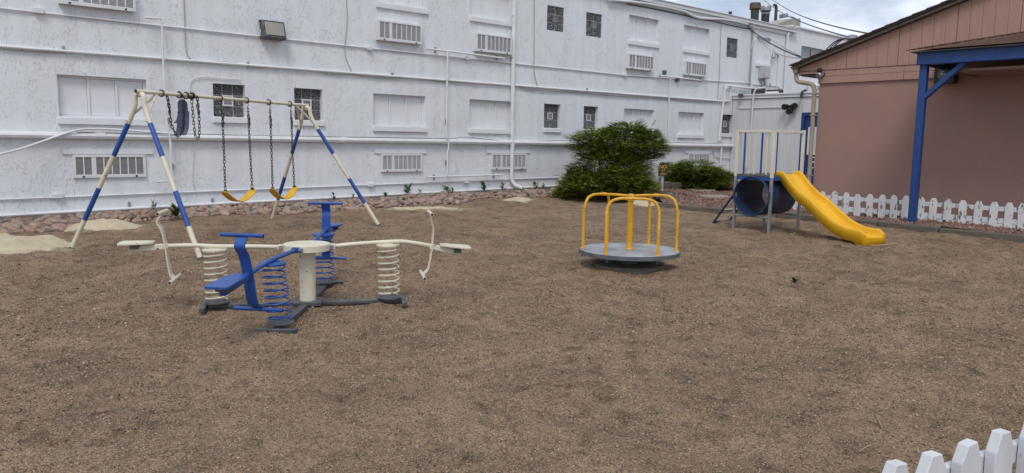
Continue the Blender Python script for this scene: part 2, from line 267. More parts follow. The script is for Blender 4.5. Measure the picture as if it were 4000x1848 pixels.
# ---------------------------------------------------------------- mesh builder
class MB:
    def __init__(s): s.v = []; s.f = []; s.m = []
    def add(s, vs, fs, mi=0):
        o = len(s.v); s.v.extend([tuple(v) for v in vs]); s.f.extend([tuple(i+o for i in f) for f in fs])
        s.m.extend(mi if isinstance(mi, list) else [mi]*len(fs)); return s
    def box(s, c, d, R=None, mi=0):
        c = Vector(c); h = [x/2 for x in d]; vs = []
        for z in (-1, 1):
            for x, y in ((-1, -1), (1, -1), (1, 1), (-1, 1)):
                p = Vector((x*h[0], y*h[1], z*h[2])); vs.append(c + (R @ p if R else p))
        return s.add(vs, [(3, 2, 1, 0), (4, 5, 6, 7), (0, 1, 5, 4), (1, 2, 6, 5), (2, 3, 7, 6), (3, 0, 4, 7)], mi)
    def box2(s, a, b, mi=0):
        return s.box([(a[i]+b[i])/2 for i in range(3)], [abs(b[i]-a[i]) for i in range(3)], None, mi)
    def bar(s, p, q, w, h, up=(0, 0, 1), mi=0):
        p, q = Vector(p), Vector(q); x = (q-p); l = x.length; x.normalize(); u = Vector(up); y = u.cross(x)
        if y.length < 1e-4: y = Vector((0, 1, 0)).cross(x)
        y.normalize(); z = x.cross(y); return s.box((p+q)/2, (l, w, h), Matrix((x, y, z)).transposed(), mi)
    def tube(s, pts, r, n=10, caps=True, mi=0, closed=False):
        pts = [Vector(p) for p in pts]; k = len(pts); rr = r if isinstance(r, (list, tuple)) else [r]*k
        ts = []
        for i in range(k):
            a = pts[(i-1) % k] if (i > 0 or closed) else pts[i]; b = pts[(i+1) % k] if (i < k-1 or closed) else pts[i]
            t = (b-a); ts.append(t.normalized() if t.length > 1e-9 else Vector((0, 0, 1)))
        nrm = ts[0].orthogonal().normalized(); vs = []; fs = []; ms = []
        for i in range(k):
            nrm = (nrm - ts[i]*nrm.dot(ts[i])).normalized(); bi = ts[i].cross(nrm)
            for j in range(n):
                a = 2*math.pi*j/n; vs.append(pts[i] + (nrm*math.cos(a) + bi*math.sin(a))*rr[i])
        for i in range(k if closed else k-1):
            i2 = (i+1) % k
            for j in range(n):
                j2 = (j+1) % n; fs.append((i*n+j, i*n+j2, i2*n+j2, i2*n+j)); ms.append(mi[min(i, len(mi)-1)] if isinstance(mi, list) else mi)
        if caps and not closed:
            fs.append(tuple(range(n))[::-1]); ms.append(mi[0] if isinstance(mi, list) else mi)
            fs.append(tuple((k-1)*n+j for j in range(n))); ms.append(mi[-1] if isinstance(mi, list) else mi)
        return s.add(vs, fs, ms)
    def lathe(s, prof, c=(0, 0, 0), n=32, mi=0, caps=True):
        c = Vector(c); vs = []; fs = []
        for r, z in prof:
            for j in range(n): a = 2*math.pi*j/n; vs.append(c + Vector((r*math.cos(a), r*math.sin(a), z)))
        for i in range(len(prof)-1):
            for j in range(n): j2 = (j+1) % n; fs.append((i*n+j, i*n+j2, (i+1)*n+j2, (i+1)*n+j))
        if caps: fs.append(tuple(range(n))[::-1]); fs.append(tuple((len(prof)-1)*n+j for j in range(n)))
        return s.add(vs, fs, mi)
    def prism(s, poly, off, mi=0):
        """poly: 3D points of one face, off: extrusion vector"""
        poly = [Vector(p) for p in poly]; off = Vector(off); n = len(poly)
        vs = poly + [p+off for p in poly]
        return s.add(vs, [tuple(range(n))[::-1], tuple(range(n, 2*n))] + [(i, (i+1) % n, (i+1) % n+n, i+n) for i in range(n)], mi)
    def strip(s, path, side, thick):
        """belt: path of points, half width vectors at each, thickness along local normal"""
        k = len(path); vs = []; fs = []
        for i in range(k):
            p = Vector(path[i]); a = Vector(path[max(i-1, 0)]); b = Vector(path[min(i+1, k-1)]); t = (b-a).normalized(); w = Vector(side[i]) if isinstance(side, list) else Vector(side)
            n = t.cross(w).normalized()*thick/2; vs += [p-w-n, p+w-n, p+w+n, p-w+n]
        for i in range(k-1):
            for j in range(4): fs.append((i*4+j, i*4+(j+1) % 4, (i+1)*4+(j+1) % 4, (i+1)*4+j))
        fs += [(3, 2, 1, 0), tuple((k-1)*4+j for j in range(4))]
        return s.add(vs, fs)
    def mesh(s, name, mats, off=(0, 0, 0), smooth=True, angle=35):
        me = bpy.data.meshes.new(name); o = Vector(off)
        me.from_pydata([tuple(Vector(v)-o) for v in s.v], [], s.f)
        for m in (mats if isinstance(mats, (list, tuple)) else [mats]): me.materials.append(M[m] if isinstance(m, str) else m)
        if any(s.m): me.polygons.foreach_set('material_index', s.m)
        bm = bmesh.new(); bm.from_mesh(me); bmesh.ops.recalc_face_normals(bm, faces=bm.faces); bm.to_mesh(me); bm.free()
        if smooth: me.shade_smooth(); me.set_sharp_from_angle(angle=rad(angle))
        return me

ORG = {}
def tag(o, label=None, cat=None, group=None, kind=None):
    if label: o['label'] = label
    if cat: o['category'] = cat
    if group: o['group'] = group
    if kind: o['kind'] = kind
    return o
def thing(name, label, cat, loc, group=None):
    o = bpy.data.objects.new(name, None); COL.objects.link(o); o.location = loc; o.empty_display_size = 0.1
    ORG[o] = Vector(loc); return tag(o, label, cat, group)
def part(name, mb, mats, parent, bevel=0, smooth=True, angle=35):
    off = ORG[parent]; o = bpy.data.objects.new(name, mb.mesh(name, mats, off, smooth, angle)); COL.objects.link(o); o.parent = parent; ORG[o] = off
    if bevel: bv = o.modifiers.new('bevel', 'BEVEL'); bv.width = bevel; bv.segments = 2; bv.limit_method = 'ANGLE'
    return o
def single(name, mb, mats, label, cat, loc, group=None, bevel=0, kind=None, smooth=True):
    o = bpy.data.objects.new(name, mb.mesh(name, mats, loc, smooth)); COL.objects.link(o); o.location = loc; ORG[o] = Vector(loc)
    if bevel: bv = o.modifiers.new('bevel', 'BEVEL'); bv.width = bevel; bv.segments = 2; bv.limit_method = 'ANGLE'
    return tag(o, label, cat, group, kind)
def inst(name, me, mat4, parent=None):
    o = bpy.data.objects.new(name, me); COL.objects.link(o)
    if parent: o.parent = parent; ORG[o] = ORG[parent]; o.matrix_local = Matrix.Translation(-ORG[parent]) @ mat4
    else: o.matrix_world = mat4; ORG[o] = mat4.translation.copy()
    return o
def TRS(loc, R=None, s=(1, 1, 1)):
    m = Matrix.Translation(loc)
    if R is not None: m = m @ R.to_4x4()
    return m @ Matrix.Diagonal((*s, 1))
def Rz(a): return Matrix.Rotation(a, 3, 'Z')
def bez(pts, n=8):
    """Catmull-Rom through pts"""
    pts = [Vector(p) for p in pts]; out = []
    for i in range(len(pts)-1):
        p0 = pts[max(i-1, 0)]; p1 = pts[i]; p2 = pts[i+1]; p3 = pts[min(i+2, len(pts)-1)]
        for k in range(n):
            t = k/n; out.append(0.5*((2*p1) + (p2-p0)*t + (2*p0-5*p1+4*p2-p3)*t*t + (3*p1-p0-3*p2+p3)*t**3))
    return out + [pts[-1]]

# ---------------------------------------------------------------- ground
_tab = [np.random.default_rng(100+i).random((256, 256)) for i in range(6)]
def vn(x, y, sc, k):
    x = np.asarray(x, float)/sc+1000.3; y = np.asarray(y, float)/sc+1000.7
    xi = np.floor(x).astype(int); yi = np.floor(y).astype(int); fx = x-xi; fy = y-yi; fx = fx*fx*(3-2*fx); fy = fy*fy*(3-2*fy); T = _tab[k]
    a = T[xi % 256, yi % 256]; b = T[(xi+1) % 256, yi % 256]; c = T[xi % 256, (yi+1) % 256]; d = T[(xi+1) % 256, (yi+1) % 256]
    return (a*(1-fx)+b*fx)*(1-fy)+(c*(1-fx)+d*fx)*fy - 0.5
def sstep(a, b, t): t = np.clip((t-a)/(b-a), 0, 1); return t*t*(3-2*t)
MG = Vector((7.82, 6.46, 0))
_r2 = np.random.default_rng(5)
DENTS = [(_r2.uniform(0.5, 15), _r2.uniform(0.5, 14), _r2.uniform(0.06, 0.16), _r2.uniform(0.018, 0.042)) for _ in range(420)] + [(12.75, 5.2, 0.3, 0.05), (2.1, 5.6, 0.3, 0.03), (1.9, 7.6, 0.3, 0.03), (4.5, 6.0, 0.35, 0.03), (4.93, 12.35, 0.35, 0.05), (5.98, 12.93, 0.35, 0.05)]
def hz(x, y, dents=True):
    x = np.asarray(x, float); y = np.asarray(y, float)
    slope = np.interp(x, [0, 2.1, 4.5, 7.6, 16.6, 26], [-.17, -.15, -.05, -.01, .06, .09])
    h = sstep(14.0, 17.4, y)*slope
    fade = (1-sstep(22, 40, np.hypot(x, y)))*(1-.75*np.exp(-((x-3.33)**2+(y-6.72)**2)/1.3**2))
    h = h + fade*(0.04*vn(x, y, 1.5, 0)+0.045*vn(x, y, 0.55, 1)+0.05*vn(x, y, 0.24, 2)+0.03*vn(x, y, 0.12, 3))
    d = np.hypot(x-MG.x, y-MG.y); h = h - 0.035*np.exp(-((d-0.85)/0.25)**2)
    if dents:
        for (a, b, r, dp) in DENTS:
            q = ((x-a)**2+(y-b)**2)/(r*r); h = h - dp*np.exp(-q) + 0.3*dp*np.exp(-(np.sqrt(q)-1.6)**2*4)
    return h
def hz1(x, y): return float(hz(x, y))
def axis(parts):
    out = []
    for a, b, s in parts: out += list(np.arange(a, b-1e-6, s))
    return np.array(out + [parts[-1][1]])
xs = axis([(-600, -100, 100), (-100, -20, 20), (-20, -2, 2), (-2, 8, 0.045), (8, 18, 0.09), (18, 30, 0.3), (30, 60, 3), (60, 100, 20), (100, 900, 100)])
ys = axis([(-600, -100, 100), (-100, -20, 20), (-20, -1, 1), (-1, 8, 0.045), (8, 18, 0.09), (18, 30, 0.6), (30, 100, 10), (100, 900, 100)])
XX, YY = np.meshgrid(xs, ys, indexing='ij'); ZZ = hz(XX, YY)
me = bpy.data.meshes.new('ground'); nx, ny = XX.shape
me.vertices.add(nx*ny); me.vertices.foreach_set('co', np.stack([XX, YY, ZZ], -1).reshape(-1))
idx = np.arange(nx*ny).reshape(nx, ny); q = np.stack([idx[:-1, :-1], idx[1:, :-1], idx[1:, 1:], idx[:-1, 1:]], -1).reshape(-1)
nf = (nx-1)*(ny-1); me.loops.add(nf*4); me.loops.foreach_set('vertex_index', q); me.polygons.add(nf); me.polygons.foreach_set('loop_start', np.arange(0, nf*4, 4))
me.update(); me.validate()
SANDS = ((1.85, 12.95, .82, .66), (3.42, 14.85, .6, .5), (10.35, 14.85, .75, .4), (14.0, 15.55, .42, .45), (16.05, 12.75, .5, .55))      # where sand has been dropped: it trails off into the gravel
sy = np.zeros(XX.shape)
for a_, b_, ra_, rb_ in SANDS:
    u_ = ((XX-a_)*math.cos(YAW)-(YY-b_)*math.sin(YAW))/ra_; v_ = ((XX-a_)*math.sin(YAW)+(YY-b_)*math.cos(YAW))/rb_
    sy = np.maximum(sy, np.clip(1.55-np.hypot(u_, v_)+1.1*vn(XX, YY, .35, 4)+.9*vn(XX, YY, .12, 5), 0, 1)**1.3*.85)
at_ = me.attributes.new('sandy', 'FLOAT', 'POINT'); at_.data.foreach_set('value', sy.reshape(-1)); me.materials.append(M['ground']); me.shade_smooth()
gr = bpy.data.objects.new('ground', me); COL.objects.link(gr); gr['kind'] = 'structure'

def in_view(x, y, m=150):
    d = Vector((x, y, 0))-EYE; w = d.dot(_f)
    if w < 0.5: return False
    px = CX+F*d.dot(_r)/w; py = CY-F*d.dot(_u)/w; return -m < px < 4000+m and py < 1848+m*2
def stone_mesh(name, mat, sub, seed, flat=0.7, rough=0.25):
    r = random.Random(seed); bm = bmesh.new(); bmesh.ops.create_icosphere(bm, subdivisions=sub, radius=1)
    ds = [Vector((r.gauss(0, 1), r.gauss(0, 1), r.gauss(0, 1))).normalized() for _ in range(7)]; hs = [r.uniform(0.72, 1.0) for _ in ds]
    for v in bm.verts:
        p = v.co.copy()
        for d, h in zip(ds, hs):
            k = p.dot(d)
            if k > h: p -= d*(k-h)*0.85
        p *= 1+r.uniform(-rough, rough)*0.25; p.z *= flat; v.co = p
    m_ = bpy.data.meshes.new(name); bm.to_mesh(m_); bm.free(); m_.materials.append(mat); m_.shade_smooth(); return m_
def scatter(name, pts, rots, scl, meshes, label, cat):
    """uncountable stones: points carrying rotation and scale, stones instanced on them"""
    me = bpy.data.meshes.new(name); n = len(pts); me.vertices.add(n); me.vertices.foreach_set('co', np.asarray(pts, float).reshape(-1))
    a = me.attributes.new('rot', 'FLOAT_VECTOR', 'POINT'); a.data.foreach_set('vector', np.asarray(rots, float).reshape(-1))
    a = me.attributes.new('scl', 'FLOAT_VECTOR', 'POINT'); a.data.foreach_set('vector', np.asarray(scl, float).reshape(-1))
    o = bpy.data.objects.new(name, me); COL.objects.link(o)
    src = bpy.data.objects.new(name+'_stone', meshes)           # not linked to the scene: only a source for the instances
    ng = bpy.data.node_groups.new(name, 'GeometryNodeTree'); ng.interface.new_socket('Geometry', in_out='INPUT', socket_type='NodeSocketGeometry'); ng.interface.new_socket('Geometry', in_out='OUTPUT', socket_type='NodeSocketGeometry')
    N = ng.nodes; gi = N.new('NodeGroupInput'); go = N.new('NodeGroupOutput'); ip = N.new('GeometryNodeInstanceOnPoints'); ob = N.new('GeometryNodeObjectInfo'); ob.inputs['Object'].default_value = src
    ra = N.new('GeometryNodeInputNamedAttribute'); ra.data_type = 'FLOAT_VECTOR'; ra.inputs['Name'].default_value = 'rot'
    sa = N.new('GeometryNodeInputNamedAttribute'); sa.data_type = 'FLOAT_VECTOR'; sa.inputs['Name'].default_value = 'scl'
    K = ng.links.new; K(gi.outputs[0], ip.inputs['Points']); K(ob.outputs['Geometry'], ip.inputs['Instance']); K(ra.outputs[0], ip.inputs['Rotation']); K(sa.outputs[0], ip.inputs['Scale']); K(ip.outputs[0], go.inputs[0])
    o.modifiers.new('scatter', 'NODES').node_group = ng
    return tag(o, label, cat, kind='stuff')

# loose pebbles lying on the gravel, thick near the viewer and thinning away
def pebble_points(n, seed):
    r = np.random.default_rng(seed); D = 2.6*np.exp(r.random(n)*math.log(15.5/2.6)); az = YAW + r.uniform(-rad(37), rad(37), n)
    return D*np.sin(az), D*np.cos(az), D
px_, py_, pd_ = pebble_points(150000, 3)
keep = (py_ < 14.6) & (px_ < 15.3); px_, py_, pd_ = px_[keep], py_[keep], pd_[keep]
pz_ = hz(px_, py_); n_ = len(px_); r_ = np.random.default_rng(9)
sz = r_.uniform(0.003, 0.0062, n_)*np.where(r_.random(n_) > 0.992, 2.0, 1)*np.clip(pd_/5, 0.8, 1.5)
scatter('gravel', np.stack([px_, py_, pz_+sz*0.2], -1), r_.uniform(0, 6.28, (n_, 3))*[0.1, 0.1, 1], sz[:, None]*r_.uniform(0.7, 1.35, (n_, 3)), stone_mesh('pebble', M['pebble'], 1, 4, 0.65), 'loose tan and brown pea gravel spread over the playground', 'gravel')

# ---------------------------------------------------------------- white building
YW = 17.4
ZT = 6.5
def W(x, y, dy=0.0): p = PY(x, y, YW+dy); return p.x, p.z
wb = thing('white_building', 'long two-storey white stucco building with boarded windows and glass block panes', 'building', (2, YW, 0))
# openings measured on the wall plane: (left px, top-left py, right px, bottom-left py)
BOARD = [(221, 285, 578, 456), (1458, 366, 1662, 489), (1834, 390, 2000, 497), (2438, 426, 2551, 520), (2651, 437, 2747, 516),
         (1470, -190, 1667, 3), (1838, -125, 2000, 30), (2459, 45, 2572, 137), (2673, 85, 2770, 172)]
BLOCK = [(831, 325, 960, 455), (1149, 343, 1261, 468), (2126, 409, 2188, 499), (2281, 417, 2334, 503), (2822, 446, 2859, 518),
         (2139, -21, 2203, 79), (2292, 10, 2351, 101), (2842, 118, 2881, 192)]
def rect(o):
    x0, z1 = W(o[0], o[1]); _, z0 = W(o[0], o[3]); x1, _ = W(o[2], o[3]); return [x0, x1, z0, z1]
RB = [rect(o) for o in BOARD]; RG = [rect(o) for o in BLOCK]
for R_ in RB[:5]: R_[2], R_[3] = 1.97, 2.80
for R_ in RB[5:]: R_[2], R_[3] = 5.12, 5.97
for R_ in RG[2:5]: R_[2], R_[3] = 2.05, 2.80
for R_ in RG[5:]: R_[2], R_[3] = 5.05, 5.80
BRD_FAR = [*W(2958, 141), *W(3008, 252)]; FARW = [32.5, 34.6, 5.22, 6.02]
def wall_face(mb, x0, x1, z0, z1, holes, y, depth):
    xb = sorted({x0, x1, *[h[0] for h in holes], *[h[1] for h in holes]}); zb = sorted({z0, z1, *[h[2] for h in holes], *[h[3] for h in holes]})
    for a, b in zip(xb, xb[1:]):
        for c, d in zip(zb, zb[1:]):
            mx_, mz_ = (a+b)/2, (c+d)/2
            if any(h[0] < mx_ < h[1] and h[2] < mz_ < h[3] for h in holes): continue
            mb.add([(a, y, c), (b, y, c), (b, y, d), (a, y, d)], [(0, 1, 2, 3)])
    for h in holes:
        a, b, c, d = h[:4]; Y = y+depth
        mb.add([(a, y, c), (a, Y, c), (a, Y, d), (a, y, d)], [(0, 1, 2, 3)]); mb.add([(b, y, c), (b, Y, c), (b, Y, d), (b, y, d)], [(3, 2, 1, 0)])
        mb.add([(a, y, d), (a, Y, d), (b, Y, d), (b, y, d)], [(0, 1, 2, 3)]); mb.add([(a, y, c), (a, Y, c), (b, Y, c), (b, y, c)], [(3, 2, 1, 0)])
        if len(h) > 4: mb.add([(a, Y, c), (b, Y, c), (b, Y, d), (a, Y, d)], [(0, 1, 2, 3)])
mb = MB(); XE = 31.4
wall_face(mb, -8, XE, -0.6, ZT, RB + RG + [[BRD_FAR[0], BRD_FAR[2], BRD_FAR[3], BRD_FAR[1]]], YW, 0.2)
mb.add([(-8, YW, -.6), (-8, YW+11, -.6), (-8, YW+11, ZT), (-8, YW, ZT)], [(0, 1, 2, 3)]); mb.add([(-8, YW+11, -.6), (XE, YW+11, -.6), (XE, YW+11, ZT), (-8, YW+11, ZT)], [(0, 1, 2, 3)])
def nonrecalc_part(name, mb, mats, parent):
    off = ORG[parent]; me = bpy.data.meshes.new(name); me.from_pydata([tuple(Vector(v)-off) for v in mb.v], [], mb.f); me.materials.append(M[mats])
    o = bpy.data.objects.new(name, me); COL.objects.link(o); o.parent = parent; ORG[o] = off; return o
nonrecalc_part('wall', mb, 'stucco', wb)
mb = MB(); wall_face(mb, XE, 52, -0.6, 6.72, [FARW], YW+0.03, 0.2); mb.add([(52, YW, -.6), (52, YW+11, -.6), (52, YW+11, 6.72), (52, YW, 6.72)], [(3, 2, 1, 0)])
nonrecalc_part('rear_wall', mb, 'stucco', wb)
part('roof', MB().box2((-8.1, YW-0.02, ZT-0.06), (XE, YW+11, ZT+0.02)).box2((XE+0.02, YW+0.05, 6.6), (52, YW+11, 6.68)), 'roofing', wb)
part('gutter', MB().box2((-8.1, YW-0.16, ZT-0.03), (XE+0.45, YW-0.03, ZT+0.13)).box2((-8.1, YW-0.20, ZT+0.10), (XE+0.45, YW-0.16, ZT+0.135)), 'white_metal', wb, 0.01)
part('fascia_board', MB().box2((-8.1, YW-0.06, ZT-0.16), (XE, YW-0.003, ZT-0.034)), 'white_board', wb)
part('coping', MB().box2((XE+0.03, YW-0.05, 6.72), (52, YW+0.3, 6.80)), 'white_board', wb, 0.01)

def boarded(R_, nm='window', sill=True, n=3):
    x0, x1, z0, z1 = R_; yb = YW+0.13; fr = MB(); t = 0.045
    fr.box2((x0, yb-0.03, z0), (x0+t, yb+0.03, z1)).box2((x1-t, yb-0.03, z0), (x1, yb+0.03, z1)).box2((x0+t, yb-0.03, z1-t), (x1-t, yb+0.03, z1)).box2((x0+t, yb-0.03, z0), (x1-t, yb+0.03, z0+t))
    wdt = (x1-x0-2*t)/n
    for i in range(1, n): xm = x0+t+wdt*i; fr.box2((xm-0.022, yb-0.035, z0+t), (xm+0.022, yb+0.025, z1-t))
    w = part(nm, fr, 'white_board', wb, 0.006)
    for i in range(n):
        a = x0+t+wdt*i+(0.022 if i else 0); b = x0+t+wdt*(i+1)-(0.022 if i < n-1 else 0)
        part('panel', MB().box2((a+0.004, yb+random.uniform(-0.012, 0.004), z0+t+0.004), (b-0.004, yb+0.03, z1-t-0.004)), 'white_board', w, 0.004)
    if sill:
        part('sill', MB().box2((x0-0.03, YW-0.055, z0-0.145), (x1+0.03, YW+0.10, z0-0.004)), 'white_board', w, 0.012)
        part('sill_flashing', MB().box2((x0+0.002, YW-0.02, z0-0.002), (x1-0.002, YW+0.095, z0+0.012)), 'white_metal', w)
    return w
for R_ in RB: boarded(R_)
boarded([BRD_FAR[0], BRD_FAR[2], BRD_FAR[3], BRD_FAR[1]], n=1)
def unit_block():
    bm = bmesh.new(); bmesh.ops.create_cube(bm, size=1); bmesh.ops.bevel(bm, geom=bm.edges[:], offset=0.07, segments=2, affect='EDGES')
    m_ = bpy.data.meshes.new('glass_block'); bm.to_mesh(m_); bm.free(); m_.materials.append(M['glass_block']); m_.shade_smooth(); m_.set_sharp_from_angle(angle=rad(40)); return m_
UB = unit_block()
def glass_window(R_, nx_, nz_, upper):
    x0, x1, z0, z1 = R_; yb = YW+(0.02 if upper else 0.11); g = 0.028
    w = part('glass_block_window', MB().box2((x0, yb+0.015, z0), (x1, yb+0.08, z1)), 'joint', wb)
    cw = (x1-x0)/nx_; ch = (z1-z0)/nz_; cs = (nx_//2, nz_//2) if nx_ == 3 else None
    for i in range(nx_):
        for j in range(nz_):
            if nx_ == 3 and (i, j) == cs: continue
            inst('glass_block', UB, TRS((x0+cw*(i+.5), yb+0.03, z0+ch*(j+.5)), None, (cw-g, 0.06, ch-g)), w)
    # small hopper vent in the middle
    cx_, cz_ = (x0+x1)/2, (z0+z1)/2; vw, vh = (cw*0.98, ch*0.98) if nx_ == 3 else (cw*0.62, ch*0.8)
    v = MB(); t = 0.026 if nx_ == 3 else 0.017; y0 = yb-0.02
    v.box2((cx_-vw/2, y0, cz_-vh/2), (cx_-vw/2+t, yb+0.02, cz_+vh/2)).box2((cx_+vw/2-t, y0, cz_-vh/2), (cx_+vw/2, yb+0.02, cz_+vh/2))
    v.box2((cx_-vw/2+t, y0, cz_+vh/2-t), (cx_+vw/2-t, yb+0.02, cz_+vh/2)).box2((cx_-vw/2+t, y0, cz_-vh/2), (cx_+vw/2-t, yb+0.02, cz_-vh/2+t))
    part('vent_frame', v, 'white_board' if not upper else 'galv', w)
    v = MB()
    for k in range(5):
        zc = cz_-vh/2+t+(vh-2*t)*(k+.5)/5; v.add([(cx_-vw/2+t, yb-0.012, zc-0.02), (cx_+vw/2-t, yb-0.012, zc-0.02), (cx_+vw/2-t, yb+0.01, zc+0.02), (cx_-vw/2+t, yb+0.01, zc+0.02)], [(0, 1, 2, 3)])
    part('vent_louver', v, 'louver_dark', w, smooth=False)
    if not upper: part('sill', MB().box2((x0-0.03, YW-0.055, z0-0.14), (x1+0.03, YW+0.10, z0-0.004)), 'white_board', w, 0.012)
for i, R_ in enumerate(RG): glass_window(R_, 3 if i < 2 else 2, 3, i >= 5)
# far sliding window with real glass
x0, x1, z0, z1 = FARW; fr = MB(); yb = YW+0.13
for a, b in ((x0, x0+.06), (x1-.06, x1), ((x0+x1)/2-.03, (x0+x1)/2+.03)): fr.box2((a, yb-.03, z0), (b, yb+.03, z1))
fr.box2((x0+.06, yb-.028, z1-.06), (x1-.06, yb+.028, z1)).box2((x0+.06, yb-.028, z0), (x1-.06, yb+.028, z0+.06))
fw = part('sliding_window', fr, 'galv', wb)
part('pane', MB().box2((x0+.06, yb, z0+.06), ((x0+x1)/2-.03, yb+.012, z1-.06)), 'pane', fw); part('pane', MB().box2(((x0+x1)/2+.03, yb, z0+.06), (x1-.06, yb+.012, z1-.06)), 'pane', fw)

# wall air conditioners
def louver_unit():
    v = MB(); n = 15
    for k in range(n):
        z = -0.5+(k+.5)/n; h = 0.5/n; v.add([(-.5, -.5, z-h*0.9), (.5, -.5, z-h*0.9), (.5, 0.3, z+h*0.7), (-.5, 0.3, z+h*0.7)], [(0, 1, 2, 3)], 0)
    v.add([(-.5, .5, -.5), (.5, .5, -.5), (.5, .5, .5), (-.5, .5, .5)], [(0, 1, 2, 3)], 1)
    me = bpy.data.meshes.new('louver'); me.from_pydata(v.v, [], v.f); me.materials.append(M['louver']); me.materials.append(M['louver_dark']); me.polygons.foreach_set('material_index', v.m); return me
LU = louver_unit(); LG = LU.copy(); LG.materials[0] = M['louver_green']
def aircon(x0, x1, z0, z1, out, label, cap, lm=None):
    yf = YW-out; a = thing('air_conditioner', label, 'air conditioner', ((x0+x1)/2, YW, z0), 'air conditioners set through the white wall')
    t = 0.05; wv = (x1-x0-2*t); fr = MB()
    fr.box2((x0, yf, z0), (x1, yf+0.05, z0+t*1.3)).box2((x0, yf, z1-t), (x1, yf+0.05, z1)).box2((x0, yf, z0+t*1.3), (x0+t, yf+0.05, z1-t)).box2((x1-t, yf, z0+t*1.3), (x1, yf+0.05, z1-t))
    part('casing', MB().box2((x0+0.006, yf+0.054, z0+0.006), (x1-0.006, YW-0.002, z1-0.006)), 'white_metal', a)
    f_ = part('front_frame', fr, 'white_metal', a, 0.005)
    mull = 0.085; rib = 0.022; cw = (wv-mull-6*rib)/8; x = x0+t
    for i in range(8):
        inst('louver', lm or LU, TRS((x+cw/2, yf+0.026, (z0+t*1.3+z1-t)/2), None, (cw, 0.03, z1-z0-2.3*t)), a); x += cw
        if i == 7: break
        g = mull if i == 1 else rib; part('rib', MB().box2((x, yf+0.006, z0+t*1.3+.001), (x+g, yf+0.045, z1-t-.001)), 'white_metal', a); x += g
    for k in (0.13, 0.86): part('clip', MB().box2((x0+(x1-x0)*k-.018, yf-0.012, z0+.01), (x0+(x1-x0)*k+.018, yf+.002, z0+0.045)), 'black', a)
    if cap: part('drip_cap', MB().box2((x0-0.17, YW-0.035, z1+0.008), (x1+0.17, YW-0.002, z1+0.10)), 'white_board', a, 0.005)
aircon(3.57, 4.94, 0.75, 1.22, 0.05, 'white wall air conditioner with greenish louvers under the wide boarded window', True, LG)
aircon(10.76, 12.06, 0.76, 1.24, 0.06, 'flush white air conditioner low on the wall between swing leg and riser pipe', True)
aircon(14.55, 15.95, 0.77, 1.25, 0.06, 'flush white air conditioner low on the wall next to the downspout foot', True)
aircon(24.3, 25.7, 0.78, 1.26, 0.06, 'white air conditioner partly hidden behind the low juniper', True)
def acpx(xl, yt, xr, yb, out):
    a = PY(xl, yt, YW-out); b = PY(xr, yb, YW-out); return a.x, b.x
ZAC0, ZAC1 = PY(1479, 155, YW-.15).z, PY(1479, 75, YW-.15).z
for (xl, xr, yb), lab in (((231, 530, 4), 'white air conditioner high on the wall above the wide boarded window'), ((1479, 1650, 160), 'white boxed air conditioner standing out above the long upper conduit'),
                          ((1861, 2000, 190), 'white boxed air conditioner touching the tall downspout'), ((2456, 2555, 255), 'white upper air conditioner nearer the downspout, above the big juniper'), ((2678, 2761, 288), 'white upper air conditioner beside the small dark junction boxes')):
    a = PY(xl, yb, YW-0.15).x; b = PY(xr, yb, YW-0.15).x; aircon(a, b, ZAC0, ZAC1, 0.15, lab, False)
# far air conditioner peeping over the annex roof
aircon(33.2, 34.6, 3.86, 4.34, 0.25, 'white air conditioner above the flat annex roof', False)

# pipes, conduits, cables on the wall
def pipe(name, pix, r, label, dy=None, mat='white_pipe', boxes=(), group=None, sub='junction_box', cat='pipe', couplers=(), smooth_path=False, clips=()):
    d = -(r+0.012) if dy is None else dy
    pts = [PY(x, y, YW+d) for x, y in pix]
    if smooth_path: pts = bez(pts, 5)
    loc = pts[0]; t = thing(name, label, cat, loc, group) if (boxes or couplers or clips) else None
    m_ = MB().tube(pts, r, 8)
    if t is None: return single(name, m_, mat, label, cat, loc, group)
    part('run', m_, mat, t)
    for (x, y, w, h) in boxes: p = PY(x, y, YW+d); part(sub, MB().box((p.x, YW-0.045, p.z), (w, 0.085, h)), mat, t, 0.008)
    for (x, y) in couplers:
        p = PY(x, y, YW+d); k = min(range(len(pts)-1), key=lambda i: (pts[i]-p).length+(pts[i+1]-p).length); u = (pts[k+1]-pts[k]).normalized()
        part('coupling', MB().tube([p-u*0.09, p+u*0.09], r*1.13, 10), mat, t)
    for (x, y) in clips: p = PY(x, y, YW); part('bracket', MB().box((p.x, YW-0.03, p.z), (0.035, 0.055, 0.13)), 'galv', t)
    return t
pipe('drain_pipe', [(-60, 525), (2880, 571)], 0.068, 'thick white drain pipe running the length of the white wall', couplers=[(390, 531), (1340, 547), (1795, 554)])
pipe('conduit', [(-60, 176), (2828, 396), (2850, 395), (2854, 338)], 0.032, 'white pipe with slack cables along it between the storeys', clips=[(247, 193), (967, 254), (1530, 294), (2290, 353)], couplers=[(637, 229), (1747, 312), (2614, 381)], cat='conduit')
pipe('conduit', [(-60, 25), (1000, 141), (2450, 295), (2935, 325)], 0.018, 'thin white conduit with square boxes above the pipe between the storeys', boxes=[(150, 42, .17, .1), (1442, 189, .13, .09), (1822, 227, .13, .09), (2440, 293, .13, .09)], cat='conduit')
pipe('conduit', [(-60, 782), (2183, 693)], 0.016, 'thin white conduit with square boxes low on the wall', boxes=[(225, 765, .18, .1), (1447, 722, .16, .09), (1820, 709, .15, .09)], cat='conduit')
pipe('ground_pipe', [(-60, 847), (500, 815), (2183, 726)], 0.036, 'white pipe laid along the foot of the white wall above the rocks', clips=[(503, 800), (828, 785)])
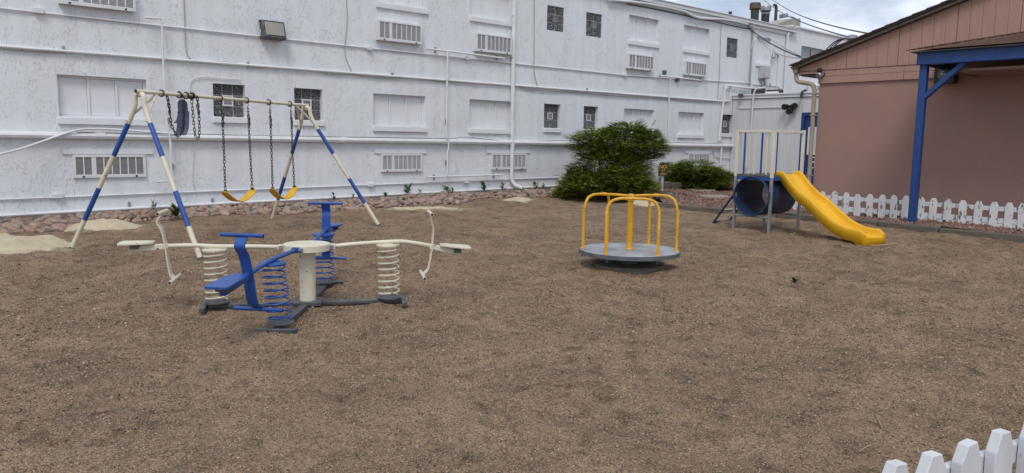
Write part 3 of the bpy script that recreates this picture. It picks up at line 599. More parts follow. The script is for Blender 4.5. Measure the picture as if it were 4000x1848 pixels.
pipe('riser', [(567, 68), (626, 73), (632, 80), (637, 230), (650, 470), (664, 540), (669, 640), (675, 707), (610, 710)], 0.022, 'white riser pipe bending behind the swing frame', dy=-0.16, couplers=[(668, 572)], clips=[(655, 472), (672, 650)])
pipe('riser', [(1749, 200), (1747, 318), (1744, 536), (1753, 546), (1752, 582), (1748, 590), (1748, 688)], 0.022, 'white riser pipe between the two boarded windows', dy=-0.16, couplers=[(1747, 300), (1746, 330)], clips=[(1740, 474), (1740, 635)])
pipe('riser', [(2619, 297), (2614, 381), (2609, 575)], 0.022, 'white riser pipe rising out of the big juniper', dy=-0.1, couplers=[(2614, 370), (2613, 392)])
pipe('branch_pipe', [(1668, 190), (1971, 228)], 0.024, 'short white branch pipe on brackets under the upper air conditioner', dy=-0.12, clips=[(1697, 194), (1938, 225)])
pipe('branch_pipe', [(1668, 692), (1963, 683)], 0.024, 'short white branch pipe on brackets low on the wall', dy=-0.12, clips=[(1692, 691), (1925, 685)])
pipe('branch_pipe', [(2567, 294), (2738, 314)], 0.024, 'short white branch pipe on brackets beside dark boxes', dy=-0.12, clips=[(2575, 296), (2733, 313)])
pipe('conduit', [(2945, 347), (2838, 334), (2834, 338), (2807, 550), (2820, 556), (2813, 655)], 0.04, 'white stepped conduit dropping beside the annex corner', dy=-0.1, cat='conduit', couplers=[(2836, 345)])
pipe('conduit', [(2942, 330), (3034, 336), (3058, 352)], 0.018, 'thin white conduit curving down behind the annex roof', cat='conduit', clips=[(3006, 332)])
for (x, y), l in (((2592, 283), 'small dark junction box over the bracketed branch pipe'), ((2642, 312), 'small dark junction box on the thin conduit')):
    p = PY(x, y, YW); single('junction_box', MB().box((p.x, YW-0.045, p.z), (.15, .09, .14)), 'dark_steel', l, 'junction box', (p.x, YW, p.z), bevel=0.006)
def cable(pix, r, label, mat='grey_cable', dy=-0.03, n=6): return single('cable', MB().tube(bez([PY(x, y, YW+dy) for x, y in pix], n), r, 6), mat, label, 'cable', PY(*pix[0], YW+dy))
cable([(0, 520), (200, 519), (420, 521), (700, 528), (1000, 530), (1250, 533), (1480, 538), (1760, 545)], 0.012, 'bundle of slack cables lying on the thick drain pipe', dy=-0.06)
cable([(300, 516), (520, 521), (800, 524), (1100, 534), (1350, 535), (1740, 541), (1800, 536), (1850, 538), (2000, 552), (2240, 548), (2300, 552), (2700, 558), (2800, 562)], 0.01, 'loose cable looping above the thick drain pipe', dy=-0.09)
cable([(0, 188), (180, 202), (420, 209), (700, 236), (900, 244), (1000, 262), (1100, 264), (1220, 275), (1300, 288), (1380, 290), (1480, 302), (1600, 305), (1746, 318), (2000, 330)], 0.011, 'sagging cable under the pipe between the storeys', dy=-0.05)
cable([(2010, 334), (2100, 352), (2240, 358), (2400, 374), (2500, 378), (2620, 386), (2780, 398), (2815, 386)], 0.011, 'sagging cable under the pipe past the downspout', dy=-0.05)
cable([(718, -10), (722, 90), (726, 186), (733, 215), (747, 234)], 0.009, 'thin grey wire hanging down beside the floodlight wall')
cable([(1353, -10), (1356, 70), (1352, 130), (1348, 178), (1350, 220), (1374, 281)], 0.009, 'thin grey wire hanging left of the first boxed air conditioner')
cable([(2087, -10), (2087, 120), (2086, 250), (2090, 300), (2101, 340)], 0.01, 'rusty stained wire running down right of the tall downspout')
cable([(2818, 95), (2814, 170), (2810, 300), (2806, 350), (2802, 390)], 0.01, 'thin dark wire dropping between the small glass block window and the upper window')
cable([(740, 360), (745, 318), (770, 303), (830, 302), (870, 306), (937, 310)], 0.01, 'thin white wire arching over the glass block window', mat='white_pipe')
cable([(757, 545), (755, 600), (751, 680), (758, 735)], 0.009, 'thin white wire hanging below the drain pipe behind the swing', mat='white_pipe')
cable([(1780, 570), (1779, 640), (1777, 690)], 0.008, 'faint wire under the drain pipe beside the riser', mat='white_pipe')
cable([(2785, 588), (2790, 610), (2810, 618), (2850, 622), (2866, 630)], 0.009, 'dead vine stem curling on the wall near the annex', mat='bark')
single('hose', MB().tube(bez([PY(x, y, YW-d) for x, y, d in ((-80, 628, .9), (0, 603, .6), (75, 583, .4), (147, 559, .25), (230, 530, .17), (287, 512, .15), (334, 504, .15), (430, 505, .15), (560, 514, .15), (700, 524, .15))], 6), 0.022, 8), 'white_pipe', 'thick white hose sagging away from the drain pipe', 'hose', PY(334, 504, YW-.15))
pipe('roof_conduit', [(2380, 0), (2520, 13), (2660, 41), (2690, 53), (2715, 65), (2750, 72), (2820, 75), (2880, 85), (2920, 95)], 0.045, 'white conduit slung under the roof gutter', dy=-0.12, cat='conduit', smooth_path=True)
cable([(2450, 16), (2560, 36), (2700, 66), (2780, 82), (2860, 100), (2930, 114)], 0.014, 'black cable under the roof gutter', mat='black_cable')
cable([(2915, 98), (2938, 116), (2940, 150), (2935, 226), (2930, 300), (2928, 338)], 0.035, 'thick grey cable bundle clipped down the wall beside the boarded window', mat='grey_cable', dy=-0.05)
cable([(2925, 96), (2948, 112), (2950, 140), (2940, 165), (2936, 190)], 0.014, 'pale looped wire at the top of the cable bundle', mat='white_pipe', dy=-0.08)
# downspouts
def downspout(pts, w, d, mat, label, seams=()):
    t = thing('downspout', label, 'downspout', pts[-1]); part('pipe', MB().tube(pts, w, 12), mat, t)
    for z in seams: part('strap', MB().box((pts[0].x, pts[0].y+w*0.2, z), (w*2.5, w*2.1, 0.03)), mat, t)
dsx = PY(2004, 300, YW-0.09).x; zb = hz1(dsx, YW-.4)+0.2
downspout([Vector((dsx, YW-.09, z)) for z in (6.46, 3, zb+.28)] + [Vector((dsx+.02, YW-.1, zb+.18)), Vector((dsx+.07, YW-.17, zb+.06)), Vector((dsx+.2, YW-.36, zb-.02))], 0.062, .1, 'white_pipe', 'tall white downspout with a kicked-out foot on the white wall', (5.3, 4.1, 1.5))
dsx = PY(3073, 200, YW-.07).x
downspout([Vector((dsx, YW-.07, z)) for z in (6.44, 5, 3.2)], 0.06, .1, 'white_pipe', 'white downspout at the far end of the roof gutter above the annex')
# wall floodlight
fl = PY(1075, 118, YW-.25); t = thing('floodlight', 'dark rectangular wall pack floodlight on the white wall', 'floodlight', (fl.x, YW, fl.z))
Rf = Matrix.Rotation(rad(-16), 3, 'X')
part('housing', MB().prism([(fl.x-.27, YW-.002, fl.z-.20), (fl.x-.27, YW-.002, fl.z+.22), (fl.x-.27, YW-.16, fl.z+.22), (fl.x-.27, YW-.27, fl.z-.17), (fl.x-.27, YW-.2, fl.z-.2)], (.54, 0, 0)), 'dark_steel', t, 0.015)
part('lens', MB().prism([(fl.x-.225, YW-.178, fl.z+.175), (fl.x-.225, YW-.262, fl.z-.125), (fl.x-.225, YW-.276, fl.z-.12), (fl.x-.225, YW-.192, fl.z+.18)], (.45, 0, 0)), 'lens', t, 0.01)
part('hinge', MB().tube([(fl.x-.3, YW-.06, fl.z+.2), (fl.x-.26, YW-.06, fl.z+.2)], .03, 8), 'dark_steel', t)
part('supply_lead', MB().tube(bez([PY(1000, 140, YW-.03), PY(1016, 138, YW-.05), PY(1017, 118, YW-.06), PY(1026, 110, YW-.08)], 4), .012, 6), 'white_pipe', t)
# meter box, small lamp
p = PY(2984, 283, YW-.1); t = thing('meter_box', 'grey painted electric box under the boarded far window', 'electric box', (p.x, YW, p.z)); part('cabinet', MB().box((p.x, YW-.122, p.z), (.55, .24, .52)), 'ac_box', t, .01); part('door', MB().box((p.x+.01, YW-.25, p.z), (.47, .012, .44)), 'ac_box', t, .004); part('whip', MB().tube(bez([(p.x-.02, YW-.12, p.z-.26), (p.x+.06, YW-.14, p.z-.45), (p.x+.15, YW-.1, p.z-.75)], 5), .05, 8), 'grey_cable', t)
p = PY(3022, 214, YW-.1); t = thing('wall_lamp', 'small jar lamp on the far white wall with a conduit', 'lamp', (p.x, YW, p.z)); part('arm', MB().tube([(p.x+.5, YW-.04, p.z-.03), (p.x+.3, YW-.1, p.z+.02), (p.x, YW-.14, p.z+.04)], .03, 8), 'tan', t); part('jar', MB().tube([(p.x-.02, YW-.14, p.z+.06), (p.x-.1, YW-.15, p.z-.14)], .07, 10), 'galv', t); part('conduit', MB().tube([(p.x+.5, YW-.03, p.z-.03), (p.x+.53, YW-.03, 3.6)], .018, 6), 'white_pipe', t)

# roof furniture
def flue(xl, xr, yt, yc, yb, capm, label, Yf=19.6):
    c = PY((xl+xr)/2, yb, Yf); zt = PY((xl+xr)/2, yt, Yf).z; zc = PY((xl+xr)/2, yc, Yf).z; R_ = (xr-xl)/2*(c-EYE).dot(_f)/F
    t = thing('roof_flue', label, 'flue', (c.x, Yf, ZT)); part('stack', MB().tube([(c.x, Yf, ZT), (c.x, Yf, zc+.05)], R_*0.72, 20), 'flue_dark', t)
    part('cap', MB().lathe([(R_*.72, zc-.02), (R_, zc+.03), (R_, zt-.05), (R_*.9, zt), (R_*.6, zt)], (c.x, Yf, 0), 20), capm, t); part('band', MB().tube([(c.x, Yf, zc-.12), (c.x, Yf, zc-.06)], R_*.76, 20), capm, t)
flue(2926, 2969, 11, 38, 75, 'flue_rust', 'black roof flue with a rusty dark cap on the white building'); flue(2967, 3010, 24, 45, 82, 'galv', 'black roof flue with a bright metal cap on the white building')
p = PY(3029, 90, 19.2); q_ = PY(3033, 24, 19.2); single('vent_pipe', MB().tube([(p.x, 19.2, ZT), (p.x, 19.2, q_.z-.05), (p.x-.06, 19.2, q_.z+.02), (p.x-.2, 19.2, q_.z+.02)], .07, 10), 'flue_rust', 'rusty vent pipe with an elbow on top on the flat roof', 'pipe', (p.x, 19.2, ZT))
p = PY(2852, 60, 18.5); single('vent_pipe', MB().tube([(p.x, 18.5, ZT), (p.x, 18.5, PY(2852, 50, 18.5).z)], .06, 10).tube([(p.x, 18.5, PY(2852, 54, 18.5).z), (p.x, 18.5, PY(2852, 46, 18.5).z)], .075, 10), 'flue_dark', 'stubby capped vent pipe alone on the roof edge', 'pipe', (p.x, 18.5, ZT))
a = PY(3000, 92, 18.4); b = PY(3096, 75, 18.4); single('roof_curb', MB().prism([(a.x, 18.0, ZT), (b.x+.1, 18.0, ZT), (b.x+.0, 18.0, b.z), (b.x-.9, 18.0, b.z-.12), (a.x, 18.0, a.z-.05)], (0, .8, 0)), 'parapet', 'stained tan parapet block behind the gutter end', 'parapet', (a.x, 18.0, ZT), bevel=.03)
t = thing('yard_light', 'small yard light on a curved pole above the gutter end', 'lamp', PY(3098, 125, YW-.1))
part('pole', MB().tube(bez([PY(x, y, YW-.1) for x, y in ((3093, 140), (3099, 122), (3106, 95), (3109, 80), (3104, 70), (3090, 66), (3066, 64))], 5), .022, 8), 'grey_cable', t)
p = PY(3060, 62, YW-.1); part('lamp_head', MB().box((p.x, YW-.12, p.z), (.42, .2, .17), Matrix.Rotation(rad(-12), 3, 'Y')), 'galv', t, .02)

# ---------------------------------------------------------------- annex
XA = 27.2
an = thing('annex', 'low flat-roofed white annex joined to the long building', 'building', (XA, 15, 0))
ZA = 3.42; DY0, DY1, DZ = 13.05, 14.42, 2.84
m_ = MB(); m_.box2((XA+.25, 8, -.4), (XA+5, YW-.02, ZA)); part('core', m_, 'roofing', an)
y_ = YW-0.02; k = 0; YL = [YW-.02, 16.55, 15.32, DY1]
for a, b in zip(YL, YL[1:]): part('wall_panel', MB().box2((XA, b+.006, -.4), (XA+.245, a-.006, ZA-.02)), 'annex_wall', an)
part('wall_panel', MB().box2((XA+.002, DY0, DZ), (XA+.245, DY1-.006, ZA-.02)), 'annex_wall', an); part('wall_panel', MB().box2((XA, 8, -.4), (XA+.245, DY0-.006, ZA-.02)), 'annex_wall', an)
part('fascia', MB().box2((XA-.05, 8, ZA), (XA+.25, YW-.02, ZA+.15)).box2((XA-.09, 8, ZA+.12), (XA-.05, YW-.02, ZA+.17)), 'white_board', an, .006)
part('roof', MB().box2((XA+.26, 8, ZA+.01), (XA+5, YW-.03, ZA+.1)), 'roofing', an)
part('door_frame', MB().box2((XA-.015, DY1-.12, 0.0), (XA+.2, DY1-.008, DZ-.008)).box2((XA-.015, DY0+.008, 0), (XA+.2, DY0+.12, DZ-.008)).box2((XA-.014, DY0+.12, DZ-.12), (XA+.2, DY1-.12, DZ-.009)), 'door_blue', an, .006)
dr = part('door', MB().box2((XA+.06, DY0+.125, 0.05), (XA+.11, DY1-.125, DZ-.125)), 'door_blue', an)
part('window_frame', MB().box2((XA+.04, 13.35, 1.28), (XA+.058, 13.42, 2.3)).box2((XA+.04, 14.08, 1.28), (XA+.058, 14.15, 2.3)).box2((XA+.041, 13.42, 2.23), (XA+.058, 14.08, 2.3)).box2((XA+.041, 13.42, 1.28), (XA+.058, 14.08, 1.35)), 'white_board', dr)
part('pane', MB().box2((XA+.05, 13.42, 1.35), (XA+.056, 14.08, 2.23)), 'louver', dr); part('handle', MB().tube([(XA+.02, 14.22, 1.05), (XA+.02, 14.22, 1.2)], .02, 8), 'galv', dr)
part('notice', MB().box2((XA+.046, 13.8, .78), (XA+.056, 14.06, 1.2)), 'white_board', dr); part('notice_print', MB().box2((XA+.042, 13.83, .82), (XA+.045, 14.03, .98)).box2((XA+.042, 13.83, 1.04), (XA+.045, 14.03, 1.16)), 'navy', dr)
def pipeX(pix, r, label, mat='white_pipe', off=.03, **k): pts = [PX(x, y, XA-off) for x, y in pix]; return single('conduit', MB().tube(bez(pts, 4), r, 8), mat, label, 'conduit', pts[-1])
pipeX([(2990, 342), (2964, 345), (2950, 352), (2943, 380), (2938, 440), (2933, 500), (2926, 540), (2920, 580), (2914, 655)], .035, 'white conduit bent over the annex roof edge and down its wall', off=.13)
pipeX([(2884, 380), (2883, 410), (2888, 421), (2900, 423), (3000, 420), (3078, 418)], .018, 'thin white conduit leading to the triple floodlight on the annex')
c = PX(3098, 420, XA); t = thing('security_light', 'black triple-head security light on the annex wall', 'floodlight', (XA, c.y, c.z))
part('base', MB().tube([(XA-.003, c.y, c.z+.03), (XA-.1, c.y, c.z+.03)], .09, 12), 'black', t)
for dy, dz in ((.17, .04), (-.17, .07), (0, -.13)): part('lamp_head', MB().tube([(XA-.08, c.y+dy*.6, c.z+dz*.6), (XA-.14, c.y+dy, c.z+dz), (XA-.3, c.y+dy*1.25, c.z+dz-.03)], [.05, .09, .12], 10), 'black', t)
c = PX(2893, 371, XA-.1); t = thing('security_camera', 'small bullet camera at the annex corner', 'camera', c); part('body', MB().tube([c+Vector((.1, .12, 0)), c+Vector((-.12, -.12, -.03))], .07, 10), 'dark_steel', t); part('mount', MB().tube([c+Vector((.1, .1, 0)), c+Vector((.1, .1, -.2))], .05, 8), 'white_pipe', t)
for (x0, x1, y, h, l) in ((2935, 2990, 353, .2, 'dark weathered beam lying on the annex roof'), (2995, 3060, 352, .13, 'dark pipe lying on the annex roof behind the pale one')):
    a = PX(x0, y, XA+.7); b = PX(x1, y, XA+1.0); a.z = b.z = ZA+.24+h/2; single('roof_timber', MB().bar(a, b, .3, h), 'flue_dark', l, 'timber', (a.x, a.y, ZA+.2), bevel=.02)
a = PX(2992, 358, XA+.6); b = PX(3040, 360, XA+.6); a.z = b.z = ZA+.2; single('roof_pipe', MB().tube([a, b], .09, 10), 'white_pipe', 'pale pipe length lying on the annex roof', 'pipe', (a.x, a.y, ZA+.1))
c = PX(3136, 362, XA-.06); single('roof_spout', MB().tube([c+Vector((.2, 0, .1)), c+Vector((-.05, 0, .02)), c+Vector((-.12, 0, -.18))], .05, 8), 'black', 'short black spout over the annex fascia', 'spout', c)

# ---------------------------------------------------------------- pink building
XP = 17.9
pk = thing('pink_building', 'pink stucco building with a board gable and tan gutter', 'building', (XP, 9, 0))
YC = 9.08; RK = 0.32
def rake(y): return 3.54 + (9.64-y)*RK if y > -1.0 else 3.54 + (9.64+1)*RK - (-1.0-y)*RK
part('wall', MB().box2((XP, -11.5, -.4), (XP+8, YC, 3.12)), 'pink_stucco', pk)
part('plinth', MB().box2((XP-.06, -11.5, -.4), (XP-.004, YC-.02, 0.10)), 'pink_stucco', pk, .01)
joints = [YC+.02, 7.13, 4.7, 2.3, -.1, -2.5, -4.9, -7.3, -11.5]
for a, b in zip(joints, joints[1:]): part('trim_board', MB().box2((XP-.045, b+.004, 3.10), (XP-.002, a-.004, 3.26)), 'pink_board', pk, .004); part('trim_board', MB().box2((XP-.045, b+.004, 3.266), (XP-.002, a-.004, 3.41)), 'pink_board', pk, .004)
part('gable_core', MB().prism([(XP+.02, 9.55, 3.42), (XP+.02, 9.55, rake(9.55)-.05), (XP+.02, -1.0, rake(-1.0)-.05), (XP+.02, -11.5, rake(-11.5)-.05), (XP+.02, -11.5, 3.42)], (7.9, 0, 0)), 'pink_board', pk)
y = 9.60; i = 0
while y > 1.2:
    w = 0.232; g = 0.011 if i % 5 == 4 else 0.005; a, b = y, y-w+g
    part('gable_board', MB().prism([(XP-.03-random.random()*.003, a, 3.418), (XP-.03, b, 3.418), (XP-.03, b, rake(b)-.06), (XP-.03, a, rake(a)-.06)], (.045, 0, 0)), 'pink_board', pk, .003); y -= w; i += 1
part('gable_wall', MB().prism([(XP-.03, y, 3.418), (XP-.03, -11.5, 3.418), (XP-.03, -11.5, rake(-11.5)-.06), (XP-.03, -1, rake(-1)-.06), (XP-.03, y, rake(y)-.06)], (.045, 0, 0)), 'pink_board', pk)
part('flashing', MB().box2((XP-.055, -11.5, 3.408), (XP-.001, 9.58, 3.418)), 'roof_edge', pk)
rf = MB(); sl = math.atan(RK)
def rslab(y0, y1, x0, x1, dz, th): return [(x0, y0, rake(y0)+dz), (x0, y1, rake(y1)+dz), (x0, y1, rake(y1)+dz+th), (x0, y0, rake(y0)+dz+th)], (x1-x0, 0, 0)
m_ = MB()
for (y0, y1) in ((9.72, -1.0), (-1.001, -12.0)): p_, o_ = rslab(y0, y1, XP-.2, XP+8.2, .015, .04); m_.prism(p_, o_)
part('roof', m_, 'roof_edge', pk)
for (y0, y1) in ((9.70, -1.0),): p_, o_ = rslab(y0, y1, XP-.17, XP-.035, -.055, .065); part('rake_board', MB().prism(p_, o_), 'timber', pk, .005)
y = 9.78
while y > 4.4:      # the ends of the shingle courses along the rake
    part('shingle', MB().prism([(XP-.235, y, rake(y)+.058), (XP-.235, y-.30, rake(y-.30)+.058), (XP-.235, y-.30, rake(y-.30)+.064), (XP-.235, y, rake(y)+.082)], (.5, 0, 0)), 'shingle', pk); y -= .28
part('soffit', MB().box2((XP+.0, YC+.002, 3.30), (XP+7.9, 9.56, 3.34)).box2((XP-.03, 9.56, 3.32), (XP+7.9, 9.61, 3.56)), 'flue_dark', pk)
part('eave_return', MB().box2((XP-.035, YC+.03, 3.345), (XP+.02, 9.60, 3.412)), 'pink_board', pk)
gt = part('gutter', MB().prism([(XP-.12, 9.615, 3.38), (XP-.12, 9.615, 3.54), (XP-.12, 9.80, 3.54), (XP-.12, 9.80, 3.51), (XP-.12, 9.74, 3.46), (XP-.12, 9.72, 3.38)], (8, 0, 0)), 'tan', pk)
ds = thing('downspout', 'tan downspout elbowing in under the eave of the pink building', 'downspout', (XP-.08, 9.15, 0))
path = bez([(XP-.03, 9.68, 3.40), (XP-.03, 9.68, 3.30), (XP-.04, 9.62, 3.18), (XP-.06, 9.42, 3.13), (XP-.08, 9.24, 3.09), (XP-.085, 9.16, 2.98), (XP-.085, 9.15, 2.8)], 5) + [Vector((XP-.085, 9.15, 1.2)), Vector((XP-.085, 9.15, 0.05))]
part('pipe', MB().tube(path, .052, 12), 'tan', ds)
for z in (2.86, 2.35, .9): part('strap', MB().box((XP-.07, 9.15, z), (.14, .125, .025)), 'tan', ds)
c = PX(3201, 274, XP-.1); t = thing('security_camera', 'black dome security camera above a silver floodlight on the pink gable', 'camera', c); part('body', MB().lathe([(.015, -.07), (.05, -.05), (.062, 0), (.052, .04), (.02, .055)], c, 16), 'black', t); part('mount', MB().tube([c, c+Vector((.12, -.02, -.1))], .025, 8), 'black', t)
c = PX(3207, 294, XP-.12); t = thing('floodlight', 'silver bulb floodlight at the corner of the pink building', 'floodlight', c); part('bulb', MB().tube([c+Vector((.09, -.03, .03)), c+Vector((.02, 0, .01)), c+Vector((-.08, .02, -.02)), c+Vector((-.1, .025, -.03))], [.03, .055, .085, .07], 12), 'galv', t); part('socket', MB().tube([c+Vector((.115, -.05, .05)), c+Vector((.06, -.02, .02))], .04, 10), 'black', t)
# power drop on the roof
c = PX(3328, 152, XP+.6); t = thing('weatherhead', 'grey weatherhead with looping cables on the pink roof', 'weatherhead', (c.x, c.y, rake(c.y)+.08))
part('mast', MB().tube([(c.x, c.y, rake(c.y)+.06), (c.x, c.y, c.z+.05)], .05, 10), 'galv', t); part('cap', MB().lathe([(.05, -.04), (.14, .0), (.13, .07), (.05, .1)], c, 12), 'galv', t)
for k in range(3): part('lead', MB().tube(bez([c+Vector((-.05, .05, .03)), c+Vector((-.1, .2+.06*k, -.02)), c+Vector((-.1, .42+.07*k, -.2)), c+Vector((-.05, .5+.1*k, -.36))], 5), .014, 6), 'black_cable', t)
def wire(a, b, sag, r, label, mat='black_cable'):
    a, b = Vector(a), Vector(b); pts = [a.lerp(b, k/24)-Vector((0, 0, sag*4*(k/24)*(1-k/24))) for k in range(25)]
    single('overhead_wire', MB().tube(pts, r, 6), mat, label, 'wire', a)
wire(PX(3328, 148, XP+.6), PD(2960, -25, 60), .35, .018, 'lower overhead wire ending at the weatherhead'); wire(PX(3420, 136, XP+1.6), PD(2990, -27, 60), .4, .02, 'upper overhead wire passing behind the pink roof')
wire(PY(2937, 118, YW-.1), PX(3168, 236, XP+.35), .12, .022, 'black service cable from the white wall to the pink roof'); wire(PY(2960, 112, YW-.1), PX(3160, 232, XP+.35), .1, .012, 'pale service wire beside the black cable to the pink roof', 'grey_cable'); wire(PY(2938, 120, YW-.1), PX(3140, 226, XP+.35), .3, .012, 'slack thin wire under the black service cable', 'grey_cable')

# porch on the pink building
po = thing('porch', 'porch with blue post, beam and brace and a brown shingle hip roof', 'porch', (16.5, 6, 0))
XB, YB, Y2 = 16.3, 6.28, -1.5
part('post', MB().box2((16.375, 6.105, -.3), (16.515, 6.245, 3.245)), 'post_blue', po, .008); part('post', MB().box2((16.375, 0.1, -.3), (16.515, .24, 3.245)), 'post_blue', po, .008)
part('beam', MB().box2((XB, Y2, 3.25), (XB+.06, YB, 3.49)), 'post_blue', po, .005); part('beam', MB().box2((XB+.062, YB-.06, 3.25), (XP-.06, YB, 3.49)), 'post_blue', po, .005)
part('inner_beam', MB().box2((16.38, Y2, 3.248), (16.51, YB-.07, 3.40)), 'post_blue', po, .005)
a = PX(3655, 357, 16.445); b = PX(3790, 236, 16.445)
part('brace', MB().bar((16.445, 6.12, 2.62), (16.445, 5.42, 3.28), .09, .13, up=(1, 0, 0)), 'post_blue', po, .006)
part('ceiling', MB().box2((16.6, Y2, 3.10), (XP-.05, 5.65, 3.15)), 'soffit', po); part('ceiling_batten', MB().box2((16.6, 5.652, 3.085), (XP-.05, 5.69, 3.16)), 'timber', po); part('ceiling_batten', MB().box2((17.2, Y2, 3.06), (17.24, 4.9, 3.098)), 'soffit', po)
PS = 0.235
def pr_z(x): return 3.52 + (x-(XB-.08))*PS
def hipy(x): return YB+.08 - (x-(XB-.08))
xw = XP-.05
part('roof_deck', MB().add([(XB-.08, YB+.08, 3.50), (XB-.08, Y2, 3.50), (xw, Y2, pr_z(xw)-.02), (xw, hipy(xw), pr_z(xw)-.02), (xw, YB+.08, 3.50)], [(0, 1, 2, 3), (0, 3, 4), (4, 3, 2, 1, 0)]), 'roof_edge', po, smooth=False)
part('drip_edge', MB().box2((XB-.09, Y2, 3.485), (XB-.02, YB+.09, 3.505)).box2((XB-.02, YB+.02, 3.485), (xw, YB+.09, 3.505)), 'roof_edge', po)
ncs = 9; ex = (xw-XB+.08)/ncs
for k in range(ncs):
    xa = XB-.10+k*ex; xb = xa+ex+.04; y = hipy(xa+.02)-.005; off = (k % 2)*.15
    yy = y
    while yy > 2.2:
        wv = .30 if yy < y else .30-off; j = random.uniform(0, .012); y1 = yy-wv+.008
        p4 = [(xa-j, yy, pr_z(xa)+.014), (xa-j, y1, pr_z(xa)+.014), (xb, y1, pr_z(xb)-.004), (xb, min(yy, hipy(xb)+.1), pr_z(xb)-.004)]
        part('shingle', MB().prism(p4, (0, 0, .012)), 'shingle', po, smooth=False); yy -= wv
for k in range(10):
    xa = XB-.09+k*ex*.88; part('hip_shingle', MB().prism([(xa, hipy(xa)+.1, pr_z(xa)+.005), (xa-.07, hipy(xa)-.05, pr_z(xa)+.02), (xa+.18, hipy(xa)-.30, pr_z(xa+.25)+.025), (xa+.25, hipy(xa)-.12, pr_z(xa+.25)+.02)], (0, 0, .014)), 'shingle', po, smooth=False)
a = PX(3652, 250, XP-.28); b = PX(3726, 324, XP-.28)
t = thing('loudspeaker', 'dark box loudspeaker with a round cone under the porch roof', 'loudspeaker', (XP, (a.y+b.y)/2, b.z)); part('cabinet', MB().box2((XP-.28, b.y, b.z), (XP-.048, a.y, a.z)), 'black', t, .01)
cy_, cz_ = (a.y+b.y)/2, (a.z+b.z)/2; Rx = Matrix.Rotation(rad(-90), 3, 'Y')
part('cone', MB().tube([(XP-.283, cy_, cz_-.02), (XP-.30, cy_, cz_-.02)], [.14, .13], 20), 'dark_steel', t); part('grille', MB().tube([(XP-.301, cy_, cz_-.02), (XP-.31, cy_, cz_-.02)], [.075, .06], 16), 'galv', t)
for k in (-1, 1): part('grille_bar', MB().box((XP-.314, cy_, cz_-.02+k*.03), (.008, .12, .015)), 'black', t)

# ---------------------------------------------------------------- picket fences
def picket_mesh(seed, w=.145, h=.5, th=.028, mat='picket', name='picket'):
    r = random.Random(seed); c = w*.27; z1 = h; v = [(-w/2, 0), (w/2, 0), (w/2, z1-.075+r.uniform(-.008, .008)), (w/2-c, z1), (-w/2+c, z1+r.uniform(-.006, .006)), (-w/2, z1-.075)]
    if seed % 3 == 0: v[0:1] = [(-w/2, .07), (-w/2+.03, .05), (-w/2+.03, 0)]
    m_ = MB().prism([(x, 0, z) for x, z in v], (0, th, 0)); bm_ = m_.mesh(name, mat, smooth=False); b2 = bmesh.new(); b2.from_mesh(bm_); bmesh.ops.bevel(b2, geom=b2.edges[:], offset=.004, segments=1, affect='EDGES'); b2.to_mesh(bm_); b2.free(); return bm_
PM = [picket_mesh(s) for s in (1, 2, 3, 4)]
XF = 17.16
fe = thing('picket_fence', 'low peeling white picket fence in front of the pink wall', 'fence', (XF, 6, 0))
pix = [3106, 3170, 3210, 3256, 3300, 3347, 3394, 3443, 3490, 3534, 3597, 3642, 3700, 3760, 3819, 3880, 3942, 3996, 4056, 4120]
pys = [PX(x, 840, XF).y for x in pix]
while pys[-1] > 0: pys.append(pys[-1]-.285)
for i, py__ in enumerate(pys):
    p = Vector((XF, py__, 0)); z = .06+random.uniform(-.012, .012)
    R_ = Matrix.Rotation(rad(-90), 3, 'Z') @ Matrix.Rotation(rad(random.uniform(-2.2, 1.2)), 3, 'Y')
    inst('picket', PM[i % 4], TRS((XF-.014, p.y, z), R_, (1, 1, random.uniform(.97, 1.03))), fe)
for a, b in ((9.6, 7.42), (7.41, 5.62), (5.61, 3.4), (3.39, 1.5), (1.49, -.2)):
    for z0, z1 in ((.135, .245), (.385, .475)): part('rail', MB().box2((XF+.017, b, z0+random.uniform(-.01, .01)), (XF+.05, a, z1)), 'picket', fe, .006)
for y in (8.6, 6.5, 4.4, 2.3, .2): part('fence_post', MB().box2((XF+.052, y-.045, -.3), (XF+.14, y+.045, .44)), 'picket', fe, .006)
part('kick_board', MB().box2((XF+.018, 3.4, .03), (XF+.045, 6.3, .13)), 'picket', fe, .006)
# near fence at the edge of the yard
nf_ = thing('picket_fence', 'thick-painted white picket fence with a dark bar at its back', 'fence', (3.2, .95, 0))
PN = [picket_mesh(s, .135, .5, .045, 'picket_near') for s in (1, 2, 4)]
p0, p1 = G(3520, 1800, .5), G(3942, 1666, .5); dv = (p1-p0); an_ = math.atan2(dv.y, dv.x); stp = dv/3
for i in range(-1, 7):
    p = p0 + stp*i; inst('picket', PN[i % 3], TRS((p.x, p.y, -.022+random.uniform(-.006, .006)), Rz(an_) @ Matrix.Rotation(rad(random.uniform(-1.5, 1.5)), 3, 'Y'), (1, 1, 1)), nf_)
nrm = Vector((-math.sin(an_), math.cos(an_), 0))
for z in (.33, .10): a = p0-stp*1.6+nrm*.066; b = p0+stp*6.5+nrm*.066; part('rail', MB().bar((a.x, a.y, z), (b.x, b.y, z), .035, .09), 'picket_near', nf_, .006)
a = p0-stp*2+nrm*.16; b = p0+stp*7+nrm*.16; single('landscape_timber', MB().bar((a.x, a.y, .03), (b.x, b.y, .03), .12, .12), 'timber', 'dark bar running behind the white fence corner', 'timber', (a.x, a.y, 0), bevel=.015)  # dark square bar along the back of the near fence

